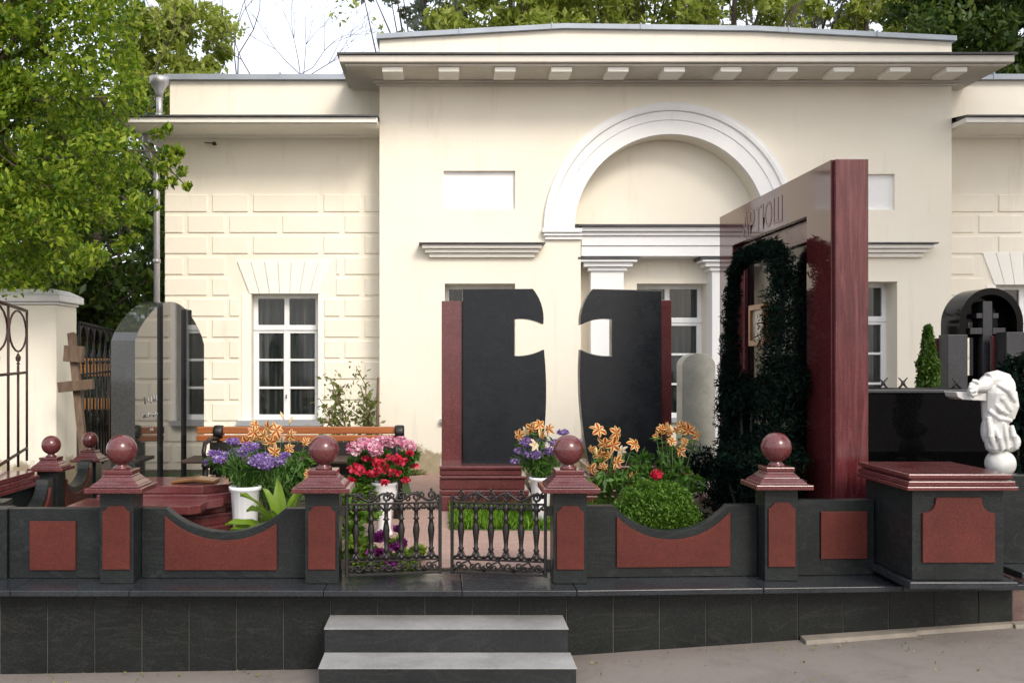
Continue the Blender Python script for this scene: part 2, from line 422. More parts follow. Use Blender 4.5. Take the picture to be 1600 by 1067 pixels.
tag(gr, 'strip of bright green grass in front of the black cross monument', 'grass', kind='stuff')
gb['kind'] = 'stuff'

# ================================================================== BUILDING
YB = 10.6; YW = 10.95; YR = 10.9
B = thing('classical_building', (2.2, 11, .44), 'cream classical building with white arch, deep cornice and blind niches', 'building')
def rect(x0, x1, z0, z1): return [(x0, z0), (x1, z0), (x1, z1), (x0, z1)]
def wrect(px0, px1, py0, py1, Y): return rect(X(px0, Y), X(px1, Y), Z(py1, Y), Z(py0, Y))
AX, AZ = 2.268, 2.896; RI, RO = .972, 1.283
arcp = [(AX + RI * math.cos(a), AZ + RI * math.sin(a)) for a in np.linspace(0, PI, 41)]
recess = [(AX - .905, .42), (AX - .905, 2.86), (AX - RI, 2.86)] + arcp[::-1] + [(AX + RI, 2.86), (AX + .905, 2.86), (AX + .905, .42)]
L0, L1, TOP = X(593, YB), X(1487, YB), 4.42
wl = wrect(695, 805, 443, 655, YB); wr = wrect(1290, 1402, 440, 655, YB)
nl = wrect(693, 805, 267, 327, YB); nr = wrect(1285, 1398, 272, 328, YB)
outer = [(L0, .40), (AX - .905, .40)] + recess[1:-1] + [(AX + .905, .40), (L1, .40), (L1, TOP), (L0, TOP)]
mb = MB(); mb.plate(outer, [wl, wr, nl, nr], YB, YR)
mb.box(L0, L0 + .3, YR, 17, .4, TOP); mb.box(L1 - .3, L1, YR, 17, .4, TOP)
mb.build('wall', M['cream'], B)
# wall at the back of the arched recess
wc = wrect(995, 1105, 443, 655, YR)
mb = MB(); mb.plate(rect(L0 + .3, L1 - .3, .4, TOP), [wc, wl, wr], YR + .001, 11.2)
mb.build('recess_wall', M['cream'], B)
for q in (nl, nr):
    mb = MB(); mb.box(q[0][0] - .02, q[1][0] + .02, YB + .045, YB + .2, q[0][1] - .02, q[2][1] + .02)
    mb.build('niche_panel', M['white'], B)
# archivolt
prof = [(RI - .002, -.05), (RI - .002, .022), (RI + .135, .022), (RI + .14, .034), (RI + .222, .034), (RI + .232, .058), (RI + .262, .062), (RI + .29, .05), (RO, .05), (RO + .004, -.02)]
mb = MB(); vs = []; n = 65
for a in np.linspace(0, PI, n):
    for r, p in prof: vs.append((AX + r * math.cos(a), YB - p, AZ + r * math.sin(a)))
k = len(prof)
mb.add(vs, [(i * k + j, i * k + j + 1, (i + 1) * k + j + 1, (i + 1) * k + j) for i in range(n - 1) for j in range(k - 1)])
mb.build('archivolt', M['white'], B)
for s in (-1, 1):
    mb = MB()
    for (a, b, z0, z1, p) in ((.90, 1.30, 2.868, 2.91, .075), (.90, 1.285, 2.835, 2.865, .055), (.9, 1.27, 2.80, 2.832, .035)):
        xs_ = sorted((AX + s * a, AX + s * b)); mb.box(xs_[0], xs_[1], YB - p, YB - .001 if False else YB + .05, z0, z1)
    mb.build('impost_moulding', M['white'], B, .004)
# entablature inside the arch, with capitals and pilasters
mb = MB(); e0, e1 = AX - .895, AX + .895
mb.box(e0, e1, YB + .03, YR + .05, 2.637, 2.74); mb.box(e0, e1, YB + .015, YR + .05, 2.743, 2.84)
mb.box(e0, e1, YB - .01, YR + .05, 2.843, 2.88); mb.box(e0, e1, YB - .045, YR + .05, 2.883, 2.925)
mb.build('entablature', M['white'], B, .004)
mb = MB(); mb.box(e0 - .035, e1 + .035, YB - .085, YR + .05, 2.929, 2.945)
mb.add([(e0 - .035, YB - .085, 2.947), (e1 + .035, YB - .085, 2.947), (e1 + .035, YR + .02, 3.0), (e0 - .035, YR + .02, 3.0)], [(0, 1, 2, 3)])
mb.build('flashing', M['flash'], B)
for s in (-1, 1):
    cx = AX + s * .62; mb = MB()
    mb.box(cx - .17, cx + .17, YB + .10, YR + .05, .44, 2.49)
    mb.build('pilaster', M['white'], B, .006)
    mb = MB(); mb.box(cx - .20, cx + .20, YB + .075, YR + .05, 2.492, 2.53)
    mb.box(cx - .25, cx + .25, YB + .04, YR + .05, 2.533, 2.575); mb.box(cx - .29, cx + .29, YB + .005, YR + .05, 2.578, 2.605)
    c = mb.build('capital', M['white'], B, .005)
    mb = MB(); mb.box(cx - .31, cx + .31, YB - .01, YR + .05, 2.608, 2.626); mb.build('flashing', M['flash'], c)
# hoods above the side windows
for (a, b) in ((655, 850), (1240, 1455)):
    x0, x1 = X(a, YB), X(b, YB); mb = MB()
    mb.box(x0 + .10, x1 - .10, YB - .05, YB + .05, 2.62, 2.66); mb.box(x0 + .06, x1 - .06, YB - .09, YB + .05, 2.663, 2.70)
    mb.box(x0 + .03, x1 - .03, YB - .13, YB + .05, 2.703, 2.74)
    h = mb.build('window_hood', M['mut'], B, .004)
    mb = MB(); mb.box(x0, x1, YB - .165, YB + .05, 2.744, 2.758)
    mb.build('flashing', M['flash'], h)
# windows
def window(x0, x1, z0, z1, Y, sill=True, st=.044):
    w_, h_ = x1 - x0, z1 - z0; cx = (x0 + x1) / 2
    holes = []; tz = z0 + h_ * .73
    for (a, b) in ((x0 + st, cx - st * .6), (cx + st * .6, x1 - st)):
        holes.append(rect(a, b, tz + st * .8, z1 - st))
        hh = (tz - st * .9 - (z0 + st)) / 3
        for k in range(3): holes.append(rect(a + .008, b - .008, z0 + st + k * hh + .012, z0 + st + (k + 1) * hh - .012))
    mb = MB(); mb.plate(rect(x0, x1, z0, z1), holes, Y, Y + .05)
    mb.box(cx - .028, cx + .028, Y - .018, Y + .03, z0 + .002, tz - .03)
    mb.box(x0 + .001, x1 - .001, Y - .014, Y + .03, tz - .02, tz + .03)
    f = mb.build('window', M['frame'], B, .003)
    mb = MB()
    for h in holes: mb.box(h[0][0] - .01, h[1][0] + .01, Y + .026, Y + .032, h[0][1] - .01, h[2][1] + .01)
    mb.build('pane', M['glass'], f)
    mb = MB(); mb.tube([(cx, Y - .02, z0 + h_ * .2), (cx, Y - .045, z0 + h_ * .2), (cx, Y - .045, z0 + h_ * .17)], .006, 6); mb.build('handle', M['iron'], f)
    return f
for q, Y in ((wl, YB + .27), (wr, YB + .27), (wc, 11.14)):
    f = window(q[0][0], q[1][0], q[0][1], q[2][1], Y)
    mb = MB(); mb.box(q[0][0] - .05, q[1][0] + .05, (YB if q is not wc else YR) - .06, Y + .02, q[0][1] - .03, q[0][1] + .004); mb.build('sill', M['sill'], f)
# main cornice
cx0, cx1, cy = -1.02, 5.42, 9.98
mb = MB()
mb.box(cx0, cx1, cy, 17.3, 4.424, 4.49)
mb.box(cx0 + .05, cx1 - .05, cy + .05, 17.2, 4.40, 4.422)
mb.box(L0 - .06, L1 + .06, YB - .07, YB + .2, 4.375, 4.398); mb.box(L0 - .03, L1 + .03, YB - .035, YB + .2, 4.35, 4.374)
mb.build('cornice', M['corn'], B, .006)
mb = MB(); mb.box(cx0 - .02, cx1 + .02, cy - .025, 17.3, 4.493, 4.51); mb.build('flashing', M['flash'], B)
for i in range(11):
    xm = X(613 + 88.3 * i, 10.05); mb = MB()
    mb.box(xm - .10, xm + .10, 10.06, 10.36, 4.352, 4.399)
    if xm + .1 < L1 + .1: mb.build('mutule', M['mut'], B, .004)
# low pedimented parapet
pa = [(L0, 4.512), (L1, 4.512), (L1, 4.80), (X(1180, YB), 4.90), (X(880, YB), 4.925), (L0, 4.82)]
mb = MB(); mb.plate(pa, [], YB, YB + .35); mb.build('parapet', M['cream'], B)
mb = MB(); cop = [(p[0] + (-.03 if p[0] < 0 else .03 if p[0] > 5 else 0), p[1]) for p in pa[2:]]
vs = []
for (a, z) in cop:
    vs += [(a, YB - .05, z + .002), (a, YB - .05, z + .05), (a, YB + .45, z + .14), (a, YB + .45, z + .002)]
mb.add(vs, [(i * 4 + j, i * 4 + (j + 1) % 4, (i + 1) * 4 + (j + 1) % 4, (i + 1) * 4 + j) for i in range(3) for j in range(4)] + [(0, 1, 2, 3), (12, 13, 14, 15)])
for px in (718, 862, 1000, 1230, 1368):   # standing seams
    xx = X(px, YB); zz = float(np.interp(xx, [p[0] for p in cop[::-1]], [p[1] for p in cop[::-1]]))
    mb.box(xx - .006, xx + .006, YB - .06, YB + .3, zz, zz + .062)
mb.build('coping', M['zinc'], B)
mb = MB(); mb.box(L0 + .2, L1 - .2, YB + .4, 17, 4.5, 4.75); mb.build('roof', M['zinc'], B)

# ---- rusticated side wings
WX0 = X(258, YW)
def wing(x0, x1, win, rows_odd, rows_even, left):
    zr = 3.31; ph = .2180
    mb = MB(); mb.plate(rect(x0, x1, .40, 3.96), [win], YW, YW + .3)
    if left: mb.box(x0, x0 + .3, YW + .3, 16.8, .4, 3.96)
    wall = mb.build('wing_wall', M['cream2'], B)
    mb = MB(); wm = MB()
    wm.box(x0 + .003, x1, YW - .006, YW + .01, .5, zr + .01) if False else None
    jam0, jam1 = win[0][0] - .10, win[1][0] + .05
    for r in range(13):
        z1 = zr - ph * r; z0 = z1 - ph + .040
        js = [x0 - .001] + [j for j in (rows_odd if r % 2 == 0 else rows_even) if x0 < j < x1] + [x1 + .03]
        spans = []
        for a, b in zip(js[:-1], js[1:]):
            a2 = a + (.028 if a > x0 else 0); b2 = b - (.028 if b < x1 else 0)
            zc = (z0 + z1) / 2
            if zc < win[2][1] + .36:
                g0, g1 = (jam0 - (.10 if zc > win[2][1] else 0) - .03, jam1 + (.12 if zc > win[2][1] else 0) + .02)
                if zc < win[0][1] - .02: spans.append((a2, b2))
                else:
                    if a2 < g0: spans.append((a2, min(b2, g0)))
                    if b2 > g1: spans.append((max(a2, g1), b2))
            else: spans.append((a2, b2))
        for a, b in spans:
            if b - a > .03: mb.box(a, b, YW - .014, YW + .01, z0, z1)
    mb.build('rustication', M['cream2'], B, .006)
    # flat arch of white voussoirs and white jambs
    wm = MB(); cxw = (win[0][0] + win[1][0]) / 2; hw = (win[1][0] - win[0][0]) / 2; zt = win[2][1]
    nv = 7
    for i in range(nv):
        t0 = -1 + 2 * i / nv; t1 = -1 + 2 * (i + 1) / nv
        e = .003
        ht = .34
        wm.plate([(cxw + t0 * (hw + .02) + e, zt), (cxw + t1 * (hw + .02) - e, zt), (cxw + t1 * (hw + .15) - e, zt + ht), (cxw + t0 * (hw + .15) + e, zt + ht)], [], YW - .016, YW + .01)
    wm.box(jam0, win[0][0] - .001, YW - .010, YW + .01, win[0][1], zt - .002)
    wm.box(win[1][0] + .001, jam1, YW - .010, YW + .01, win[0][1], zt - .002)
    wm.build('window_surround', M['white2'], B, .003)
    f = window(win[0][0], win[1][0], win[0][1], zt, YW + .14)
    mb = MB(); mb.box(win[0][0] - .14, win[1][0] + .06, YW - .10, YW + .15, win[0][1] - .05, win[0][1] + .003); mb.build('sill', M['sill'], f)
wwin = wrect(393, 497, 459, 657, YW)
xj = lambda l: [X(p, YW) for p in l]
wing(WX0, L0, wwin, xj((328, 392, 502, 566)), xj((290, 355, 438, 535)), True)
rwin = wrect(1556, 1660, 445, 657, YW)
wing(L1, L1 + 3.2, rwin, xj((1556, 1620, 1690)), xj((1525, 1600, 1660)), False)
for (a, b, e0_, e1_) in ((WX0, L0, -3.18, L0 - .005), (L1, L1 + 3.2, L1 + .005, L1 + 3.3)):
    mb = MB(); mb.box(e0_, e1_, 10.32, 16.9, 3.925, 3.975)
    mb.box(a - .02 if a < 0 else a + .004, b - .006, YW - .10, YW + .2, 3.895, 3.923); mb.box(e0_ + .03, e1_, 10.36, 10.9, 3.915, 3.9245)
    mb.build('wing_cornice', M['mut'], B, .006)
    mb = MB(); mb.box(e0_ - .01, e1_, 10.29, 10.5, 3.978, 3.994)
    mb.add([(e0_, 10.3, 3.995), (e1_, 10.3, 3.995), (e1_, 11.0, 4.08), (e0_, 11.0, 4.08)], [(0, 1, 2, 3)])
    mb.build('flashing', M['flash'], B)
    mb = MB(); mb.box(a + .05 if a < 0 else a + .004, b - .006, YW, YW + .3, 3.9, 4.50)
    mb.build('wing_attic', M['cream2'], B)
    mb = MB(); c0 = a - .03 if a < 0 else a + .006
    mb.box(c0, b - .008, YW - .06, YW + .4, 4.502, 4.545); mb.box(c0 + .02, b - .01, YW - .03, YW + .35, 4.547, 4.565)
    for q in np.arange(c0 + .57, b, .66): mb.box(q, q + .015, YW - .065, YW + .3, 4.5, 4.575)
    mb.build('coping', M['zinc'], B)
for a, b in ((WX0 + .1, L0), (L1, L1 + 3.1)):
    mb = MB(); mb.box(a, b, YW + .35, 16.5, 4.0, 4.45); mb.build('wing_roof', M['zinc'], B)
# downpipe with funnel
mb = MB(); dx, dy = X(245, 10.78), 10.78
pr = .032
mb.tube([(dx, dy + .1, 4.35), (dx, dy + .1, 4.0)], pr, 12)
mb.tube([(dx - .12, dy + .02, 3.93), (dx - .12, dy + .0, 3.80), (dx - .05, dy, 3.66), (dx, dy, 3.56), (dx, dy, .46)], pr, 12)
for z in (4.12, 3.4, 2.6, 1.9, 1.2): mb.lathe([(pr, -.02), (pr + .008, -.02), (pr + .008, .02), (pr, .02)], (dx, dy + (.1 if z > 4 else 0), z), 12)
dp = mb.build('downpipe', M['pipe'], B)
mb = MB(); mb.lathe([(.035, -.11), (.04, -.06), (.085, .02), (.10, .04), (.10, .10), (.09, .10)], (dx, dy + .1, 4.42), 16); mb.build('funnel', M['pipe'], dp)
mb = MB(); p = at(335, 226, 10.93); mb.tube([p + Vector((-.10, 0, .02)), p + Vector((0, -.06, 0)), p + Vector((.02, .04, 0))], .006, 5); mb.sphere((p.x + .01, p.y - .05, p.z), .022, 8); mb.build('bracket', M['rust'], B)

# ================================================================== FRONT RETAINING WALL AND STEPS
def yf(x): return 5.40 + max(0, x - .6) * .060
ZL = .43
RW = thing('retaining_wall', (0, 5.4, 0), 'long low retaining wall clad in dark granite tiles under the grave fence', 'wall')
xsw = [-3.4, -2.3, -.6, .6, 3.0]
mb = MB(); vs = []
for x in xsw: vs += [(x, yf(x) + .006, -.3), (x, yf(x) + .006, ZL - .03), (x, 5.9, ZL - .03), (x, 5.9, -.3)]
mb.add(vs, [(i * 4 + j, i * 4 + (j + 1) % 4, (i + 1) * 4 + (j + 1) % 4, (i + 1) * 4 + j) for i in range(4) for j in range(4)] + [(0, 1, 2, 3), (16, 17, 18, 19)])
mb.build('core', M['grout'], RW)
mb = MB(); px = 0
tx = -2.30 - .2435 * 4
while tx < 2.95:
    a, b = tx + .0022, min(tx + .2413, 2.998)
    d = random.uniform(-.0015, .0015)
    ya, yb = yf(a) + d, yf(b) + d; zb = gz(b) - .05
    mb.add([(a, ya, zb), (b, yb, zb), (b, yb, ZL - .032), (a, ya, ZL - .032), (a, ya + .02, zb), (b, yb + .02, zb), (b, yb + .02, ZL - .032), (a, ya + .02, ZL - .032)],
           [(0, 1, 2, 3), (4, 7, 6, 5), (0, 4, 5, 1), (3, 2, 6, 7), (0, 3, 7, 4), (1, 5, 6, 2)])
    tx += .2435
mb.build('tile_cladding', M['tile'], RW, .002, 1)
mb = MB(); js = [-3.4, -2.2, -1.6, -.62, .08, .66, 1.62, 2.35, 3.02]
for a, b in zip(js[:-1], js[1:]):
    a += .0015; b -= .0015; o = .12
    mb.add([(a, yf(a) - o, ZL - .03), (b, yf(b) - o, ZL - .03), (b, yf(b) - o, ZL), (a, yf(a) - o, ZL), (a, 5.80, ZL - .03), (b, 5.80, ZL - .03), (b, 5.80, ZL + .0), (a, 5.80, ZL + .0)],
           [(0, 1, 2, 3), (4, 7, 6, 5), (0, 4, 5, 1), (3, 2, 6, 7), (0, 3, 7, 4), (1, 5, 6, 2)])
mb.build('ledge', M['ledge'], RW, .004)
for (y0, y1, z0, z1, xa, xb, lab) in ((5.12, 5.396, -.1, .28, -.598, .60, 'upper grey stone step directly below the iron gate'), (4.856, 5.118, -.1, .165, -.594, .608, 'lower grey stone step resting on the pavement at the bottom')):
    t = thing('stone_step', (0, y0, 0), lab, 'step', 'two stone steps up to the gate')
    mb = MB(); mb.box(xa + .004, xb - .004, y0 + .004, y1, z0, z1 - .006); mb.build('riser', M['riser'], t)
    mb = MB(); mb.box(xa, xb, y0, y1, z1 - .005, z1); mb.build('tread', M['step'], t, .0015, 1)
# strip of light kerb stone by the foot of the wall
mb = MB()
for a, b, c_ in ((1.85, 2.45, .09), (2.45, 2.98, .05), (2.98, 3.4, .06)):
    ys_ = yf(a); mb.add([(a, yf(a) - c_, gz(a) + .02), (b, yf(b) - c_ * .8, gz(b) + .02), (b, yf(b) - .003, gz(b) + .025), (a, yf(a) - .003, gz(a) + .025),
                        (a, yf(a) - c_ - .02, gz(a) - .03), (b, yf(b) - c_ * .8 - .02, gz(b) - .03), (b, yf(b) - .003, gz(b) - .03), (a, yf(a) - .003, gz(a) - .03)],
                       [(0, 1, 2, 3), (4, 5, 1, 0), (0, 3, 7, 4), (1, 5, 6, 2), (3, 2, 6, 7)])
tag(mb.build('kerb', M['scrap'], bevel=.004), kind='structure')
t = thing('stone_wall', (4, 5.6, .2), 'rough brown stone footing right of the dark tiled wall', 'wall')
mb = MB(); mb.box(3.001, 5.5, 5.56, 5.95, 0, .44); mb.build('footing', M['browns'], t, .01)
mb = MB(); mb.box(3.025, 5.5, 5.50, 5.95, .443, .475); mb.build('ledge', M['ledge'], t, .004)

P = np.stack([rng.uniform(-3, 4, 420), 5.36 - 1.2 * rng.random(420) ** 2.2, np.zeros(420)], 1); P[:, 2] = [gz(x) + .012 for x in P[:, 0]]; P = P[(P[:, 0] < -.7) | (P[:, 0] > .7)]
tag(leaf_mesh('leaf_litter', P, .016, M['lf_rose'], None, droop=0, seed=88), 'scattered dry leaf bits lying on the pavement by the dark wall', 'litter', kind='stuff')
# ---- posts with balls
def cap_mesh(mb, cx, cy, z, s=1.0):
    mb.box(cx - .150 * s, cx + .150 * s, cy - .15 * s, cy + .15 * s, z, z + .026 * s)
    steps = [(.128, .027), (.120, .040), (.098, .056), (.078, .078), (.070, .090)]
    for (a, h0), (b, h1) in zip(steps[:-1], steps[1:]):
        mb.frustum(cx, cy, z + h0 * s, z + h1 * s, 2 * a * s, 2 * a * s, 2 * b * s, 2 * b * s)
    mb.box(cx - .076 * s, cx + .076 * s, cy - .076 * s, cy + .076 * s, z + .0905 * s, z + .112 * s)
def post(cx, yfront, z0, zt, label, s=1.0, panel=True):
    t = thing('stone_post', (cx, yfront + .09, z0), label, 'post', 'granite fence posts topped with red stone balls')
    hw = .0875 * s; cy = yfront + hw
    mb = MB(); mb.box(cx - hw, cx + hw, yfront, yfront + 2 * hw, z0, zt); mb.build('shaft', M['black'], t, .003)
    if panel:
        mb = MB(); a = .071; zt2, zb2 = zt - .07, z0 + .075; n_ = .03
        q = [(cx - a, zb2), (cx + a, zb2), (cx + a, zt2 - n_)] + [(cx + a - n_ * math.sin(u), zt2 - n_ * math.cos(u) + 0) for u in ()] + [(cx + a - .006, zt2 - n_), (cx + a - .026, zt2 - .008), (cx + a - .030, zt2), (cx - a + .030, zt2), (cx - a + .026, zt2 - .008), (cx - a + .006, zt2 - n_), (cx - a, zt2 - n_)]
        mb.plate(q, [], yfront - .012, yfront + .01); mb.build('red_panel', M['redm'], t, .002, 1)
    mb = MB(); cap_mesh(mb, cx, cy, zt + .001, s); mb.build('cap', M['redp'], t, .004)
    mb = MB(); zb = zt + .112 * s
    mb.lathe([(.045 * s, 0), (.042 * s, .012 * s), (.028 * s, .022 * s), (.03 * s, .03 * s)], (cx, cy, zb), 20)
    mb.sphere((cx, cy, zb + .022 * s + .079 * s), .080 * s, 40); mb.build('ball', M['redp'], t)
    return t
zt = .905
post(-1.712, 5.44, ZL + .001, zt, 'ball-topped post on front fence, leftmost of the four nearest posts')
post(-.645, 5.44, ZL + .001, zt, 'ball-topped post immediately left of the iron gate')
post(.645, 5.44, ZL + .001, zt, 'ball-topped post immediately right of the iron gate')
post(1.765, 5.51, ZL + .001, zt + .008, 'ball-topped post in front of the tall red slab, rightmost post')
s1, s2 = .80, .80
post(X(80, 7.1), 7.03, .44, 1.014 - .213 * .80 + .0, 'farther ball-topped post at left edge beside the red coping', .80, False)
post(X(140.6, 8.4), 8.33, .44, .948 - .213 * .80, 'farthest and smallest ball-topped post beside the leaning wooden cross', .80, False)

# ---- fence panels
def panel(x0, x1, yfn, ztop, scoop, red, label, th=.075, noteB=0):
    t = thing('fence_panel', ((x0 + x1) / 2, yfn((x0 + x1) / 2), ZL), label, 'fence', 'low granite fence panels')
    def sc(off=0):
        if not scoop: return []
        a, b, dz = scoop; c = (a + b) / 2; h = (b - a) / 2
        rr = (h * h + dz * dz) / (2 * dz); zc = ztop - dz + rr
        return [(c + rr * math.sin(u), zc - rr * math.cos(u) - off) for u in np.linspace(math.asin(h / rr), -math.asin(h / rr), 25)]
    out = [(x0, ZL + .001), (x1, ZL + .001), (x1, ztop)] + sc() + [(x0, ztop)]
    f0 = lambda a, b, d: (a, yfn(a) + d, b)
    mb = MB(); mb.plate(out, [], 0, th, fn=f0); o = mb.build('slab', M['black'], t, .003, 1)
    a, b, z0, z1 = red
    if scoop:
        s_ = [(p[0], p[1] - .042) for p in sc() if a < p[0] < b]
        if len(s_) > 2:
            q = [(a, z0), (b, z0), (b, s_[0][1] + .008)] + s_ + [(a, s_[-1][1] + .008)]
    else: q = rect(a, b, z0, z1)
    mb = MB(); mb.plate(q, [], -.014, .01, fn=f0); mb.build('red_panel', M['redm'], t, .002, 1)
    return t
yl = lambda x: 5.58
yr = lambda x: 5.585 + (x - .65) * .05
panel(-2.33, -1.801, yl, .80, None, (-2.215, -1.97, .475, .735), 'low dark fence panel with small square red plate at far left')
panel(-1.623, -.734, yl, .80, (-1.49, -.86, .125), (-1.497, -.90, .475, 0), 'scooped dark fence panel with red plate, below the purple bouquet left of gate')
panel(.734, 1.676, yr, .812, (.90, 1.515, .138), (.91, 1.525, .485, 0), 'scooped dark fence panel with red plate, below the round box shrub')
panel(1.854, 2.32, yr, .835, None, (2.02, 2.275, .52, .775), 'low dark fence panel with small square red plate beside the big pedestal')
# corner block and the return of the fence on the left
t = thing('corner_block', (-2.42, 5.6, ZL), 'plain dark granite corner block closing the fence at the left edge', 'block')
mb = MB(); mb.box(-2.75, -2.334, 5.56, 5.70, ZL + .001, .80); mb.build('block', M['black'], t, .003)
def side_panel(p0, p1, z1, label, dip):
    d = Vector((p1[0] - p0[0], p1[1] - p0[1], 0)); L = d.length; d.normalize(); nrm = Vector((d.y, -d.x, 0))
    t = thing('fence_panel', (p0[0], p0[1], ZL), label, 'fence', 'low granite fence panels')
    f0 = lambda a, b, e: tuple(Vector((p0[0], p0[1], 0)) + d * a + nrm * e + Vector((0, 0, b)))
    arc = [(L * (.5 + .36 * math.cos(u)), z1 - dip * math.sin(u)) for u in np.linspace(0, PI, 17)]
    mb = MB(); mb.plate([(0, ZL), (L, ZL), (L, z1)] + arc + [(0, z1)], [], -.04, .04, fn=f0); mb.build('slab', M['black'], t, .003, 1)
    q = [(L * .12, ZL + .05), (L * .88, ZL + .05), (L * .88, z1 - .05)] + [(a, b - .05) for a, b in arc if L * .13 < a < L * .87] + [(L * .12, z1 - .05)]
    mb = MB(); mb.plate(q, [], .03, .055, fn=f0); mb.build('red_panel', M['redm'], t, .002, 1)
side_panel((-2.47, 5.75), (-2.66, 7.0), .81, 'side fence panel running back from the left corner with a deep scoop', .16)
side_panel((-2.70, 7.22), (-2.84, 8.3), .80, 'rear side fence panel with scooped top between the two far posts', .14)
t = thing('low_wall', (-2.8, 6.4, .44), 'neighbouring low dark wall with sloping polished red coping, far left', 'wall')
mb = MB(); mb.box(-2.98, -2.70, 5.75, 6.9, .44, .768); mb.build('body', M['black'], t, .004)
mb = MB(); mb.box(-3.02, -2.67, 5.70, 6.93, .77, .795); mb.box(-3.0, -2.685, 5.72, 6.92, .797, .83); mb.box(-2.97, -2.71, 5.74, 6.9, .832, .86)
mb.build('coping', M['redp'], t, .004)

# ---- big pedestal at the right
t = thing('pedestal', (2.55, 5.5, ZL), 'large dark granite box pedestal with broad red moulded lid and notched red plate', 'pedestal')
px0, px1, py0, py1 = 2.326, 2.783, 5.227, 5.80
mb = MB(); mb.box(px0, px1, py0, py1, .496, .944); mb.build('body', M['black'], t, .003)
mb = MB(); mb.box(px0 - .03, px1 + .05, py0 - .045, py1, .458, .494); mb.build('base_slab', M['ledge'], t, .005)
c0 = (px0 + px1) / 2; a, n_ = .18, .05; zb_, zt_ = .584, .907
q = [(c0 - a, zb_), (c0 + a, zb_), (c0 + a, zt_ - .075)]
q += [(c0 + a - .010 - .055 * math.sin(u) * 1.0, zt_ - .075 + .06 * (1 - math.cos(u))) for u in np.linspace(.15, PI / 2, 6)] + [(c0 + a - .068, zt_)]
q += [(2 * c0 - x_, z_) for x_, z_ in reversed(q[2:])]
q = q[:2] + q[2:]
mb = MB(); mb.plate(q[:2] + q[2:], [], py0 - .014, py0 + .01); mb.build('red_panel', M['redm'], t, .002, 1)
mb = MB()
mb.box(px0 - .045, px1 + .05, py0 - .05, py1 + .02, .946, .966); mb.box(px0 - .035, px1 + .04, py0 - .04, py1 + .03, .967, .992)
mb.box(px0 - .015, px1 + .02, py0 - .02, py1 + .03, .993, 1.003); mb.box(px0 - .03, px1 + .03, py0 - .03, py1 + .04, 1.004, 1.026)
mb.build('lid', M['redp'], t, .004)
t = thing('fence_panel', (3.2, 5.7, ZL), 'plain dark fence panel running out of the picture right of the pedestal', 'fence', 'low granite fence panels')
mb = MB(); mb.box(2.80, 5.2, 5.75, 5.84, ZL + .046, .96); mb.build('slab', M['black'], t, .003)

